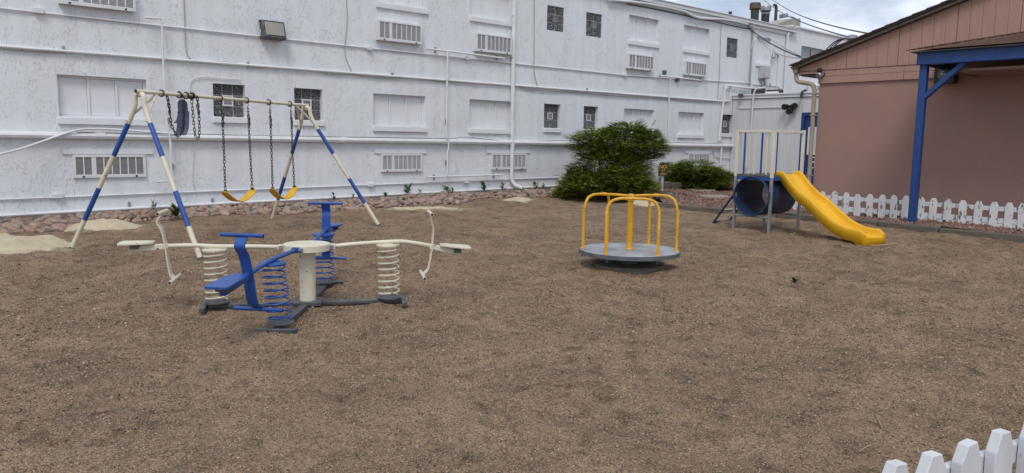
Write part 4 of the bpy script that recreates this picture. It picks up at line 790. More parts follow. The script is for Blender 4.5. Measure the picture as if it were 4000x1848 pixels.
# ---------------------------------------------------------------- planting bed and timbers
bed = MB(); bx_ = axis([(15.85, 18.4, .17), (18.4, 27.3, .3)]); by_ = axis([(-2, 9.2, .3), (9.2, 17.4, .25)])
vid = {}; vs = []; fs = []
def bedz(x, y): return hz1(x, y)+.065+.03*float(vn(x, y, .8, 4))
def bed_left(y): return 15.86 + (0 if y < 12 else (y-12)*1.1)
for i, x in enumerate(bx_):
    for j, y in enumerate(by_):
        xx = max(x, bed_left(y)); vid[i, j] = len(vs); vs.append((xx, y, bedz(xx, y)))
for i in range(len(bx_)-1):
    for j in range(len(by_)-1):
        if bx_[i+1] <= bed_left(by_[j]): continue
        fs.append((vid[i, j], vid[i+1, j], vid[i+1, j+1], vid[i, j+1]))
o = single('gravel_bed', bed.add(vs, fs), 'bed', None, None, (18, 9, 0), kind='structure'); del_ = [k for k in ('label', 'category') if k in o]
tb = [(15.62, 12.06, 15.80, 11.6), (15.80, 11.58, 15.86, 8.83), (15.84, 8.80, 15.74, 6.56), (15.74, 6.53, 15.66, 5.38), (15.66, 5.36, 15.62, 2.9), (15.62, 2.87, 15.6, .3)]
labs = ['short timber offcut by the driftwood stump', 'long grey timber edging the red stone bed behind the play tower', 'timber edging beyond the slide, in front of the pickets', 'short timber edging beside the foot of the blue post', 'timber edging running on past the blue post', 'last timber edging far past the blue post under the porch']
for (x0, y0, x1, y1), l in zip(tb, labs):
    z = hz1((x0+x1)/2, (y0+y1)/2); single('landscape_timber', MB().bar((x0, y0, z+.035), (x1, y1, z+.035+random.uniform(-.01, .01)), .16, .15), 'timber', l, 'timber', (x0, y0, z), 'timbers edging the stone bed', bevel=.02)
for (a, b, l) in ((G(2545, 748), G(2618, 752), 'low timber wall under the no pets sign'), (G(2622, 752), G(2692, 747), 'thick timber wall in front of the low juniper')):
    z = bedz(a.x, a.y); single('landscape_timber', MB().bar((a.x, a.y, z+.1), (b.x, b.y, z+.1), .2, .24), 'timber', l, 'timber', (a.x, a.y, z), bevel=.02)
p = G(2630, 795); st = MB(); rs = random.Random(3)
for k in range(9):
    a = rs.uniform(0, 6.28); q = p + Vector((math.cos(a)*.1, math.sin(a)*.1, 0)); st.tube([(q.x, q.y, -.05), (q.x+rs.uniform(-.04, .04), q.y+rs.uniform(-.04, .04), rs.uniform(.12, .3))], [.09, rs.uniform(.02, .06)], 7)
single('stump', st, 'stump', 'jagged grey driftwood stump beside the pale sand', 'stump', (p.x, p.y, 0))
for (x, y, r, l) in ((2745, 755, .42, 'middle round stepping stone'), (2795, 745, .42, 'round stepping stone nearer the annex than the middle one'), (2790, 781, .46, 'round stepping stone nearest the play tower ladder'), (2880, 733, .42, 'round stepping stone in front of the annex wall')):
    p = G(x, y); z = bedz(p.x, p.y); R_ = [r*random.uniform(.93, 1.05) for _ in range(20)]
    m_ = MB().prism([(p.x+R_[k]*math.cos(k*math.pi/10), p.y+R_[k]*math.sin(k*math.pi/10), z-.03) for k in range(20)], (0, 0, .075)); single('stepping_stone', m_, 'paver', l+' in the red stone bed', 'stepping stone', (p.x, p.y, z), 'stepping stones', bevel=.015)
# crushed red stone
n = 16000; r_ = np.random.default_rng(21); bxp = r_.uniform(15.85, 26.8, n); byp = r_.uniform(3, 17.0, n)
kp = (bxp > 15.88+np.where(byp < 12, 0, (byp-12)*1.1)) & ((byp > 9.3) | (bxp < 17.85)); bxp, byp = bxp[kp], byp[kp]; n = len(bxp)
bzp = hz(bxp, byp, False)+.065+.03*vn(bxp, byp, .8, 4); sz = r_.uniform(.018, .04, n)
scatter('crushed_stone', np.stack([bxp, byp, bzp+.006], -1), r_.uniform(0, 6.28, (n, 3)), sz[:, None]*r_.uniform(.6, 1.3, (n, 3)), stone_mesh('crushed', M['bed_stone'], 1, 8, .8, .5), 'reddish crushed stone filling the bed by the pink building', 'stones')

# ---------------------------------------------------------------- river rocks along the wall
RM = [stone_mesh('river_rock', M['rock'], 2, 40+k, (.62, .75, .55, .7, .8)[k]) for k in range(5)]
front = [(-40, 945), (0, 929), (52, 908), (245, 894), (454, 862), (629, 859), (769, 845), (900, 838), (1102, 838), (1228, 828), (1405, 818), (1556, 806), (1783, 801), (1884, 780), (2162, 771), (2240, 772)]
fg = [G(x, y) for x, y in front]
def front_y(x):
    for a, b in zip(fg, fg[1:]):
        if a.x <= x <= b.x: return a.y+(b.y-a.y)*(x-a.x)/(b.x-a.x)
    return fg[0].y if x < fg[0].x else fg[-1].y
rocks = []; cell = {}; rr = random.Random(11)
for layer in range(2):
    tries = 3600 if layer == 0 else 2600
    for _ in range(tries):
        x = rr.uniform(1.2, 17.2); yf = front_y(x)+layer*(.22 if x > 4 else .42); 
        if yf > 17.1: continue
        y = rr.uniform(yf, 17.25); s = rr.choice((.05, .058, .066, .075, .085, .10))*rr.uniform(.85, 1.2)
        bank = .05+.13*(y-front_y(x))/max(17.3-front_y(x), .3) if layer else .0
        z = hz1(x, y)+s*.25+layer*.055
        gx_, gy_ = int(x/.25), int(y/.25)
        if any((x-a)**2+(y-b)**2+((z-c)*1.6)**2 < ((s+d)*.66)**2 for i in (-1, 0, 1) for j in (-1, 0, 1) for a, b, c, d in cell.get((gx_+i, gy_+j), ())): continue
        rocks.append((x, y, z, s)); cell.setdefault((gx_, gy_), []).append((x, y, z, s))
order = sorted(rocks, key=lambda q: -(q[3]/math.hypot(q[0], q[1]) + (.0 if q[2] < .05 else .002)))
stuff = []
for k, (x, y, z, s) in enumerate(order):
    R_ = Matrix.Rotation(rr.uniform(0, 6.28), 3, 'Z') @ Matrix.Rotation(rr.uniform(-.45, .45), 3, 'X') @ Matrix.Rotation(rr.uniform(-.3, .3), 3, 'Y'); sc = (s*rr.uniform(1.0, 1.45), s*rr.uniform(.8, 1.1), s*rr.uniform(.85, 1.1))
    if k < 300: tag(inst('river_rock', RM[k % 5], TRS((x, y, z), R_, sc)), 'rounded reddish brown river rock in the bank along the white wall', 'rock', 'river rocks heaped along the white wall')
    else: stuff.append((x, y, z, R_, sc))
eu = [s[3].to_euler() for s in stuff]
scatter('rock_bank', [s[:3] for s in stuff], [(e.x, e.y, e.z) for e in eu], [s[4] for s in stuff], stone_mesh('bank_rock', M['rock'], 2, 77, .7), 'smaller river rocks filling the bank along the white wall', 'rocks')
for (x, y, s) in ((2600, 771, .1), (2615, 767, .11), (2590, 766, .09), (2628, 773, .08), (2605, 776, .09), (2640, 765, .09), (2578, 772, .09)):
    p = G(x, y); tag(inst('river_rock', RM[int(x) % 5], TRS((p.x, p.y, .06), Rz(x), (s*1.2, s, s))), 'rounded river rock in the little heap beside the driftwood stump', 'rock', 'river rocks by the stump')
# flat slab by the downspout foot
p = G(2050, 748); single('splash_slab', MB().prism([(p.x-.5, p.y-.15, hz1(p.x, p.y)+.05), (p.x+.5, p.y-.2, hz1(p.x, p.y)+.05), (p.x+.45, p.y+.2, hz1(p.x, p.y)+.1), (p.x-.4, p.y+.2, hz1(p.x, p.y)+.1)], (0, 0, .09)), 'stump', 'grey slab of rock under the tall downspout foot', 'rock', (p.x, p.y, 0), bevel=.03)

# ---------------------------------------------------------------- sand piles
LAT = Vector((math.cos(YAW), -math.sin(YAW), 0)); FWD = Vector((math.sin(YAW), math.cos(YAW), 0))
def sand(cx_, cy_, a, b, h, label, seed):
    n = 36; vs = [] ; fs = []; rings = 12; r = np.random.default_rng(seed); ph = r.uniform(0, 6.28, 6)
    for i in range(rings+1):
        t = i/rings
        for k in range(n):
            an_ = 2*math.pi*k/n; wob = 1+.16*math.sin(2*an_+ph[0])+.11*math.sin(3*an_+ph[1])+.08*math.sin(5*an_+ph[2])+.07*math.sin(9*an_+ph[3])+.06*math.sin(14*an_+ph[4])
            p = Vector((cx_, cy_, 0)) + LAT*(a*t*wob*math.cos(an_)) + FWD*(b*t*wob*math.sin(an_))
            z = hz1(p.x, p.y) + h*(max(0, 1-t*t)**1.3)*(1+.5*float(vn(p.x, p.y, .3, 5))) + .02*(1-t)*float(vn(p.x, p.y, .09, 3))*2 + (.012 if t < .99 else -.03); vs.append((p.x, p.y, z))
    for i in range(rings):
        for k in range(n): k2 = (k+1) % n; fs.append((i*n+k, i*n+k2, (i+1)*n+k2, (i+1)*n+k))
    single('sand_pile', MB().add(vs, fs), 'sand', label, 'sand', (cx_, cy_, 0), 'piles of pale sand')
sand(1.85, 12.95, .82, .66, .15, 'big pale sand pile at the foot of the striped swing leg', 1); sand(3.42, 14.85, .6, .5, .15, 'pale sand pile against the river rocks behind the swing frame', 2)
sand(10.35, 14.85, .75, .4, .03, 'thin pale sand patch in front of the river rocks past the swings', 3); sand(14.0, 15.55, .42, .45, .05, 'small pale sand pile near the tall downspout', 4); sand(16.05, 12.75, .5, .55, .09, 'pale sand pile beside the driftwood stump', 5)

# ---------------------------------------------------------------- swing set
SP, SQ = Vector((3.0, 11.27, 0)), Vector((7.08, 13.55, 0)); SD = (SQ-SP).normalized(); SN = Vector((-SD.y, SD.x, 0))
def VP(x, y): d = ray(x, y); t = (SN.dot(SP))/(SN.x*d.x+SN.y*d.y); return EYE + d*t
sf = thing('swing_set', 'cream and blue striped A-frame swing set with a cream top bar', 'swing set', (5, 12.4, 0))
zbar = 2.225; b0 = VP(530, 365); b1 = VP(1203, 410); b0.z = zbar; b1.z = zbar
tbr = part('top_bar', MB().tube([b0, b1], .0275, 16, caps=False).tube([b0+SD*.004, b0+SD*.03], .023, 12, mi=1).tube([b1-SD*.03, b1-SD*.002], .0265, 14), ['cream', 'black'], sf)
for apx, feet in (((548, 376), ((275, 970), (788, 1012))), ((1192, 418), ((1060, 853), (1485, 880)))):
    ap = VP(*apx); ap.z = zbar-.075
    fts = [G(*f) for f in feet]; mid = (fts[0]+fts[1])/2
    for f in fts:
        f.z = hz1(f.x, f.y)-.04; d = (f-ap); top = ap + d*.05; bend = [ap+Vector((0, 0, 0)), ap+d*.012+Vector((0, 0, .0)), ap+d*.045+Vector((0, 0, .02))]
        side = Vector((d.x, d.y, 0)).normalized()
        pts = bez([ap+Vector((0, 0, .035)), ap+side*.07+Vector((0, 0, .02)), ap+d*.075+Vector((0, 0, .045)), ap+d*.12+Vector((0, 0, .012))], 4); mi = [0]*(len(pts)-1)
        L_ = ap+d*.12; cuts = [(.165, 0), (.37, 1), (.58, 0), (.79, 1), (.972, 0), (1.0, 2)]
        for tt, k in cuts: pts.append(ap+d*tt); mi.append(k)
        part('leg', MB().tube(pts, .0345, 14, mi=mi), ['cream', 'blue', 'dark_steel'], sf)
        e = SD if apx[0] < 900 else -SD
        part('strut', MB().tube([ap+d*.115, ap+e*.30+Vector((0, 0, .06))], .018, 8), 'cream', sf)
        q = ap+d*.150; part('bolt', MB().tube([q, q+e*(-.075)], .009, 6), 'cream', sf)
HG = [VP(x, y) for x, y in ((638, 372), (758, 383), (866, 390), (968, 398), (1054, 403), (1136, 408))]
for h in HG:
    h.z = zbar; part('clamp', MB().tube([h-SD*.028, h+SD*.028], .036, 16), 'cream', sf)
    part('hanger_ring', MB().tube([h-SD*.034+Vector((SN.x*math.cos(a)*.047, SN.y*math.cos(a)*.047, math.sin(a)*.047)) for a in [k*math.pi/8 for k in range(16)]], .009, 6, closed=True), 'chain', sf)
LK = MB().tube([(math.cos(a)*.0145, 0, math.sin(a)*.0145+(.0165 if math.sin(a) > 0 else -.0165)) for a in [math.pi*2*(k+.5)/12 for k in range(12)]], .0054, 5, closed=True).mesh('link', 'chain')
def chain(parent, pts):
    """links laid one after the other along a path, each turned a quarter against the last"""
    pts = [Vector(p) for p in pts]; root = part('chain', MB().tube([pts[0]-Vector((0, 0, .01)), pts[0]+Vector((0, 0, .01))], .006, 6), 'chain', parent)
    seg = [(b-a).length for a, b in zip(pts, pts[1:])]; tot = sum(seg); n = max(3, int(tot/.051)); k = 0
    for i in range(n):
        s = tot*(i+.5)/n; acc = 0
        for j, l in enumerate(seg):
            if s <= acc+l or j == len(seg)-1: p = pts[j].lerp(pts[j+1], (s-acc)/l); t = (pts[j+1]-pts[j]).normalized(); break
            acc += l
        R_ = t.to_track_quat('Z', 'X').to_matrix() @ Rz((math.pi/2 if i % 2 else 0)+math.atan2(SD.y, SD.x)+random.uniform(-.3, .3))
        inst('link', LK, TRS(p, R_, (1.05, 1.05, 1.04*(tot/n)/.051)), root)
    return root
def belt_swing(h0, h1, e0, e1, zb, label):
    t = thing('swing', label, 'swing', (h0+h1)/2-Vector((0, 0, 1.6)), 'belt swings on the striped frame')
    c = (e0+e1)/2; n = 15; hw = (e1-e0).length/2; path = []; side = []
    for k in range(n):
        u = -1+2*k/(n-1); z = zb+(min(e0.z, e1.z)+.0-zb)*abs(u)**1.9; p = c + SD*(u*hw*1.03); path.append(Vector((p.x, p.y, z+.02*max(0, abs(u)-.85))))
        w = .078 if abs(u) < .85 else .078*(1-(abs(u)-.85)*3.2); side.append((SN+Vector((0, 0, .0)))*w)
    b = part('belt_seat', MB().strip(path, side, .012), 'belt_yellow', t)
    for hh, ee, sg in ((h0, e0, 1), (h1, e1, -1)):
        end = Vector((path[0 if sg > 0 else -1])) + SD*(.03*sg)
        part('rivet_plate', MB().tube([end-SN*.03+Vector((0, 0, .01)), end+SN*.03+Vector((0, 0, .01))], .012, 8), 'black', t)
        part('s_hook', MB().tube(bez([hh-Vector((0, 0, .045)), hh+SD*.012-Vector((0, 0, .07)), hh-SD*.012-Vector((0, 0, .11)), hh-Vector((0, 0, .135))], 4), .006, 6), 'chain', t)
        chain(t, [hh-Vector((0, 0, .13)), hh.lerp(end, .5)+SD*.006*sg, end+Vector((0, 0, .03))])
        k_ = hh.lerp(end, .17); chain(t, [k_, k_+SD*.022-Vector((0, 0, .06)), k_+SD*.02-Vector((0, 0, .13)), k_-Vector((0, 0, .18))])   # the doubled-back spare links
belt_swing(HG[2], HG[3], VP(877, 742), VP(988, 740), .57, 'yellow belt swing nearer the blue swing wrapped round the bar'); belt_swing(HG[4], HG[5], VP(1062, 736), VP(1152, 730), .53, 'yellow belt swing hanging next to the striped end legs')
t = thing('swing', 'faded blue belt swing wrapped up over the top bar on tangled chains', 'swing', VP(720, 540), 'belt swings on the striped frame')
LATV = Vector((math.cos(YAW), -math.sin(YAW), 0))
def lobe(pts, w0, off):
    path = [VP(x, y)+SN*off for x, y in pts]; path = bez(path, 4); side = []; k = len(path)
    for i in range(k):
        u = i/(k-1); w = w0*min(1, .35+4*u, .35+4*(1-u)+.55); side.append(LATV*w)
    return path, side
m_ = MB(); pth, sd_ = lobe(((703, 425), (706, 445), (705, 475), (702, 505), (694, 527)), .086, -.05); m_.strip(pth, sd_, .012)
pth, sd_ = lobe(((725, 388), (728, 410), (729, 440), (722, 470), (712, 480)), .072, .07); m_.strip(pth, sd_, .012)
m_.tube(bez([VP(712, 480)+SN*.07, VP(714, 498)+SN*.02, VP(706, 500)-SN*.04], 4), .012, 6)
part('belt_seat', m_, 'belt_blue', t)
for pp in (((636, 375), (641, 395), (646, 425), (655, 490), (676, 534), (690, 526)), ((637, 378), (645, 400), (648, 440)), ((690, 524), (700, 490), (702, 430), (700, 366)), ((754, 378), (761, 420), (765, 500), (763, 536), (756, 541), (748, 530), (742, 480), (737, 420), (733, 385), (725, 366)), ((757, 380), (756, 410), (762, 440))):
    chain(t, [VP(x, y)-SN*.07 for x, y in pp])
for x, y in ((700, 368), (727, 371), (748, 376)): h = VP(x, y); h.z = zbar; part('wrap', MB().tube([h+SD*.01*math.sin(a*2)+Vector((SN.x*math.cos(a)*.045, SN.y*math.cos(a)*.045, math.sin(a)*.045)) for a in [k*math.pi/8 for k in range(16)]], .012, 6, closed=True), 'chain', t)

# ---------------------------------------------------------------- spring see-saw
SC = Vector((3.33, 6.72, 0)); gz = hz1(SC.x, SC.y)
ss = thing('spring_seesaw', 'four-seat spring see-saw with two cream and two blue arms on a round hub', 'see-saw', SC)
def dirv(a): return Vector((math.cos(rad(a)), math.sin(rad(a)), 0))
part('post', MB().lathe([(.076, -.05), (.076, .57)], SC, 24), 'cream', ss)
hub = part('hub', MB().lathe([(.10, .555), (.222, .555), (.222, .613), (.216, .618), (.0, .622)], SC, 36, caps=False), 'cream', ss)
part('base_plate', MB().box((SC.x, SC.y, .045), (.26, .26, .04), Rz(rad(-29))), 'dark_steel', ss, .005)
def helix(c0, c1, r, turns, wire_, squash=1):
    n = int(turns*18); pts = []
    for k in range(n+1):
        u = k/n; a = 2*math.pi*turns*u; z = u
        zz = z if True else z; c = Vector(c0).lerp(Vector(c1), zz); pts.append(c + Vector((math.cos(a)*r, math.sin(a)*r, 0)))
    return MB().tube(pts, wire_, 7)
# (arm angle, base angle, paint, stem crossing s/z, hand bar s/z, foot bar s/z, seat s0/s1/z0/z1, arm rise s/z, spring top s, spring foot s, foot beam s)
ARMS = [(-29.5, -29.5, 'cream', (1.20, .575), (1.185, .905), (1.11, .285), (1.28, 1.585, .575, .545), (.85, .625), .77, .78, .92),
        (150.5, 150.5, 'cream', (1.26, .61), (1.28, .925), (1.195, .30), (1.36, 1.655, .635, .63), (.8, .60), .835, .83, .94),
        (219, 229.6, 'blue', (1.12, .50), (1.20, .84), (.97, .185), (1.24, 1.62, .515, .475), (.7, .565), .70, .94, 1.06),
        (52.2, 52.2, 'blue', (1.06, .63), (1.02, .92), (.99, .32), (1.30, 1.62, .625, .615), (.75, .615), .88, .92, 1.09)]
for ang, bang, mat, cr_, gp, ft, se, rise, st0, sb0, fs0 in ARMS:
    d = dirv(ang); w = Vector((-d.y, d.x, 0)); At = lambda q, z, l=0: SC + d*q + w*l + Vector((0, 0, z))
    db = dirv(bang); wb_ = Vector((-db.y, db.x, 0)); Bt = lambda q, z, l=0: SC + db*q + wb_*l + Vector((0, 0, z))
    isb = mat == 'blue'; xc, zs = cr_
    arm_pts = bez([At(.25, .585), At(.45, .588+(rise[1]-.588)*.45), At(*rise), At((rise[0]+xc)/2, (rise[1]+zs)/2+.008), At(xc, zs)], 5)
    part('arm', MB().tube(arm_pts, .0205, 12), mat, ss)
    part('seat_bracket', MB().bar(At(xc-.02, zs), At(se[1]-.10, se[3]-.045), .05, .05), mat, ss, .005)
    part('hinge', MB().tube([At(.235, .585, -.045), At(.235, .585, .045)], .017, 10), 'galv', ss); part('hinge_plate', MB().box(At(.243, .585), (.05, .06, .05), Rz(rad(ang))), mat, ss, .004)
    part('hinge_bolt', MB().tube([At(.235, .585, .045), At(.235, .585, .06)], .022, 6), 'galv', ss)
    st_ = [At(q, se[2]+(se[3]-se[2])*(q-se[0])/(se[1]-se[0]), l) for q, l in ((se[0], -.05), (se[0], .05), (se[0]+.10, .088), (se[1]-.02, .10), (se[1], .085), (se[1], -.085), (se[1]-.02, -.10), (se[0]+.10, -.088))]
    part('seat', MB().prism(st_, (0, 0, .022)), mat, ss, .004); part('seat_cleat', MB().box(At(se[1]-.13, se[3]-.02), (.07, .12, .035), Rz(rad(ang))), 'dark_steel', ss, .003)
    # bent flat stem with a hand bar on top and a foot bar at the bottom
    zm_, zf = (gp[1]+zs)/2, ft[1]
    prof = bez([At(gp[0], gp[1]-.015), At(gp[0]+(.045 if ang != -29.5 else .012), gp[1]-.09), At((gp[0]+xc)/2+.02, zm_), At(xc, zs), At(xc-(xc-ft[0])*.18, zs-(zs-zf)*.42), At(xc-(xc-ft[0])*.42, zs-(zs-zf)*.78), At(ft[0]+.025, zf+.03), At(ft[0], zf+.004)], 5)
    part('handle_stem', MB().strip(prof, w*.046, .012), mat, ss)
    hb = part('hand_bar', MB().tube([At(gp[0], gp[1], -.185), At(gp[0], gp[1], .185)], .0165, 12), mat, ss); fb = part('foot_bar', MB().tube([At(ft[0], zf, -.22), At(ft[0], zf, .22)], .0165, 12), mat, ss)
    for l in (-.1845, .1845): part('end_plug', MB().tube([At(gp[0], gp[1], l), At(gp[0], gp[1], l*1.009)], .013, 8), 'black', hb)
    for l in (-.2195, .2195): part('end_plug', MB().tube([At(ft[0], zf, l), At(ft[0], zf, l*1.009)], .013, 8), 'black', fb)
    pa_ = min(arm_pts, key=lambda q: abs((q-SC).to_2d().length-st0)); tp = At(st0, pa_.z-.034); bt = Bt(sb0, .085)
    part('spring', helix(bt, tp-Vector((0, 0, .014)), .1, 8.2, .0072), mat, ss)
    part('spring_plate', MB().lathe([(.0, -.012), (.112, -.012), (.116, .0), (.112, .012), (.0, .014)], tp, 24, caps=False), mat, ss); part('plate_weld', MB().box(tp+Vector((0, 0, .018)), (.09, .03, .02), Rz(rad(ang))), mat, ss)
    part('spring_seat', MB().lathe([(.0, .062), (.115, .064), (.115, .076), (.0, .078)], SC+db*sb0, 24, caps=False), 'dark_steel', ss)
    part('base_beam', MB().bar(Bt(.10, .035), Bt(fs0-.028, .035), .07, .034), 'dark_steel', ss, .005); part('foot_beam', MB().bar(Bt(fs0, .026, -.17), Bt(fs0, .026, .17), .05, .042), 'dark_steel', ss, .005)

# ---------------------------------------------------------------- merry-go-round
mg = thing('merry_go_round', 'small merry-go-round with an amber railing and diamond plate deck', 'merry-go-round', MG)
def plate_mat():
    m = bpy.data.materials.new('diamond_plate'); m.use_nodes = True; N, K = nodes_of(m); b = N['Principled BSDF']; b.inputs['Metallic'].default_value = 0.55; b.inputs['Roughness'].default_value = 0.4
    t = N.new('ShaderNodeTexCoord'); n = N.new('ShaderNodeTexNoise'); n.inputs['Scale'].default_value = 4; n.inputs['Detail'].default_value = 6; K(t.outputs['Object'], n.inputs['Vector'])
    r = N.new('ShaderNodeValToRGB'); r.color_ramp.elements[0].color = (0.30, 0.31, 0.33, 1); r.color_ramp.elements[1].color = (0.52, 0.53, 0.55, 1); r.color_ramp.elements[0].position = .35; r.color_ramp.elements[1].position = .65; K(n.outputs['Fac'], r.inputs[0])
    # rubbed red chalk mark
    mpn = N.new('ShaderNodeMapping'); mpn.inputs['Location'].default_value = (-.10, .33, 0); K(t.outputs['Object'], mpn.inputs[0]); g = N.new('ShaderNodeTexGradient'); g.gradient_type = 'SPHERICAL'; sc = N.new('ShaderNodeMapping'); sc.inputs['Scale'].default_value = (4.5, 4.5, 1); K(mpn.outputs[0], sc.inputs[0]); K(sc.outputs[0], g.inputs[0])
    n2 = N.new('ShaderNodeTexNoise'); n2.inputs['Scale'].default_value = 14; K(t.outputs['Object'], n2.inputs['Vector']); mu = N.new('ShaderNodeMath'); mu.operation = 'MULTIPLY'; K(g.outputs['Fac'], mu.inputs[0]); K(n2.outputs['Fac'], mu.inputs[1])
    mm = N.new('ShaderNodeMix'); mm.data_type = 'RGBA'; mm.inputs[7].default_value = (.5, .1, .12, 1); K(mu.outputs[0], mm.inputs[0]); K(r.outputs[0], mm.inputs[6]); K(mm.outputs[2], b.inputs['Base Color']); return m
M['plate'] = plate_mat(); R0 = .655
part('deck', MB().lathe([(0.0, .155), (R0-.02, .155), (R0, .158), (R0, .212), (R0-.006, .218), (0.0, .218)], MG, 64, caps=False), 'plate', mg); part('rim', MB().lathe([(R0+.001, .157), (R0+.009, .16), (R0+.009, .211), (R0+.001, .214)], MG, 64, caps=False), 'rim_steel', mg)
tr_ = MB(); sp = .04; nn = int(R0/sp)+1
for i in range(-nn, nn+1):
    for j in range(-nn, nn+1):
        x, y = i*sp, j*sp
        if math.hypot(x, y) > R0-.03 or math.hypot(x, y) < .07: continue
        a = rad(45 if (i+j) % 2 else -45); ca, sa = math.cos(a), math.sin(a); l, w_ = .015, .0045
        P4 = [(l, 0), (0, w_), (-l, 0), (0, -w_)]; c0 = MG+Vector((x, y, .2185)); v = [c0+Vector((px*ca-py*sa, px*sa+py*ca, 0)) for px, py in P4] + [c0+Vector((0, 0, .003))]
        tr_.add(v, [(0, 1, 4), (1, 2, 4), (2, 3, 4), (3, 0, 4)])
o = part('tread', tr_, 'plate', mg, smooth=False); o['kind'] = 'stuff'
part('spindle', MB().tube([MG+Vector((0, 0, .218)), MG+Vector((0, 0, .9))], [.041, .037], 20), 'orange', mg); part('weld_collar', MB().lathe([(.043, .218), (.055, .222), (.045, .238)], MG, 20), 'orange', mg)
part('hub_cap', MB().lathe([(.045, .86), (.05, .9), (.045, .945), (.02, .955)], MG, 20), 'orange', mg)
for hc in (-137, 102, -18):
    l0, l1 = dirv(hc-32)*.615, dirv(hc+32)*.615; e = (l1-l0).normalized(); n_ = dirv(hc); zt = .925; zr = .13
    a, b = MG+l0, MG+l1; pts = [a+Vector((0, 0, .2)), a+Vector((0, 0, zt-zr-.05))]
    # the posts lean in and sweep round into a level grab rail
    i0, i1 = a-n_*.05, b-n_*.05
    pts += bez([a-n_*.012+Vector((0, 0, zt-zr-.04)), a-n_*.02+e*.02+Vector((0, 0, zt-.09)), a-n_*.03+e*.07+Vector((0, 0, zt-.03)), a-n_*.04+e*.17+Vector((0, 0, zt))], 4)
    pts += bez([b-n_*.04-e*.17+Vector((0, 0, zt)), b-n_*.03-e*.07+Vector((0, 0, zt-.03)), b-n_*.02-e*.02+Vector((0, 0, zt-.09)), b-n_*.012+Vector((0, 0, zt-zr-.04))], 4) + [b+Vector((0, 0, zt-zr-.05)), b+Vector((0, 0, .2))]
    part('hoop_rail', MB().tube(pts, .0185, 12), 'orange', mg)
    m0 = (a+b)/2-n_*.04+Vector((0, 0, zt)); part('spoke', MB().tube([m0, m0.lerp(MG+Vector((0, 0, .93)), .5)+Vector((0, 0, .004)), MG+Vector((0, 0, .925))], .0185, 12), 'orange', mg)
    for q in (a, b): part('post_flange', MB().lathe([(.02, .218), (.036, .219), (.034, .226), (.022, .228)], q-MG*0, 14), 'orange', mg)
part('footing', MB().lathe([(.50, -.15), (.50, .0), (.46, .03), (.0, .035)], MG, 30, caps=False), 'concrete', mg); part('bearing', MB().tube([MG+Vector((0, 0, .02)), MG+Vector((0, 0, .156))], .12, 16), 'dark_steel', mg)
for k in range(6): d = dirv(k*60+14); part('deck_joist', MB().bar(MG+d*.12+Vector((0, 0, .135)), MG+d*.63+Vector((0, 0, .135)), .04, .04), 'dark_steel', mg)

# ---------------------------------------------------------------- play tower with tube and slide
X0, X1, Y0, Y1 = 12.94, 14.03, 7.37, 8.12; ZP = 1.03; ZR = 1.87
pt = thing('play_tower', 'small play tower with a white and blue railing, ladder and crawl tube', 'play tower', ((X0+X1)/2, (Y0+Y1)/2, 0))
for x in (X0, X1):
    for y in (Y0, Y1):
        ps = part('post', MB().box2((x-.025, y-.025, hz1(x, y)-.05), (x+.025, y+.025, ZP-.02)), 'galv', pt, .004); part('upper_post', MB().box2((x-.027, y-.027, ZP-.018), (x+.027, y+.027, ZR+.03)), 'offwhite', ps, .004); part('post_cap', MB().box2((x-.03, y-.03, ZR+.031), (x+.03, y+.03, ZR+.04)), 'offwhite', ps)
nb = 6
for k in range(nb): a = Y0+.03+(Y1-Y0-.06)*k/nb; part('deck_board', MB().box2((X0-.02, a+.004, ZP), (X1+.02, a+(Y1-Y0-.06)/nb-.004, ZP+.035)), 'timber', pt, .003)
part('deck_rim', MB().box2((X0-.012, Y0+.03, ZP-.075), (X0+.02, Y1-.03, ZP-.002)).box2((X1-.02, Y0+.03, ZP-.075), (X1+.012, Y1-.03, ZP-.002)).box2((X0+.03, Y1-.02, ZP-.074), (X1-.03, Y1+.012, ZP-.002)).box2((X0+.03, Y0-.012, ZP-.074), (X1-.03, Y0+.02, ZP-.002)), 'blue', pt, .003)
def railing(a, b, bal, open_=False):
    a, b = Vector(a), Vector(b); d = (b-a).normalized(); r_ = part('rail', MB().bar(a+d*.028+Vector((0, 0, ZR)), b-d*.028+Vector((0, 0, ZR)), .035, .045), 'offwhite', pt, .004)
    for u, c in bal: p = a.lerp(b, u); part('baluster', MB().box2((p.x-.009, p.y-.009, ZP+.036), (p.x+.009, p.y+.009, ZR-.023)), c, r_)
w_, b_ = 'offwhite', 'blue'
railing((X0, Y1, 0), (X0, Y0, 0), [(.2, b_), (.35, w_), (.5, w_), (.68, b_), (.84, w_)])
railing((X0, Y1, 0), (X1, Y1, 0), [(.1, w_), (.24, b_), (.82, b_), (.9, w_)]); railing((X1, Y1, 0), (X1, Y0, 0), [(.25, w_), (.5, w_), (.75, w_)]); railing((X0, Y0, 0), (X1, Y0, 0), [(.12, b_)])
for z, (a, b) in ((.27, ((X0, Y0), (X0, Y1))), (.27, ((X1, Y0), (X1, Y1)))): part('cross_bar', MB().tube([(a[0], a[1]+.025, z), (b[0], b[1]-.025, z)], .018, 10), 'galv', pt)
tb_ = MB(); n = 48; vs = []; fs = []; yc, zc, ro = 7.745, .655, .375; xa, xb = X0-.06, X0+.96
for (x, r) in ((xa, ro), (xa, ro-.022), (xb, ro-.022), (xb, ro)):
    for k in range(n): an_ = 2*math.pi*k/n; vs.append((x, yc+r*math.cos(an_), zc+r*math.sin(an_)))
for i in range(4):
    for k in range(n): k2 = (k+1) % n; j = (i+1) % 4; fs.append((i*n+k, i*n+k2, j*n+k2, j*n+k))
ct = part('crawl_tube', tb_.add(vs, fs), 'tube_blue', pt)
rv = MB()
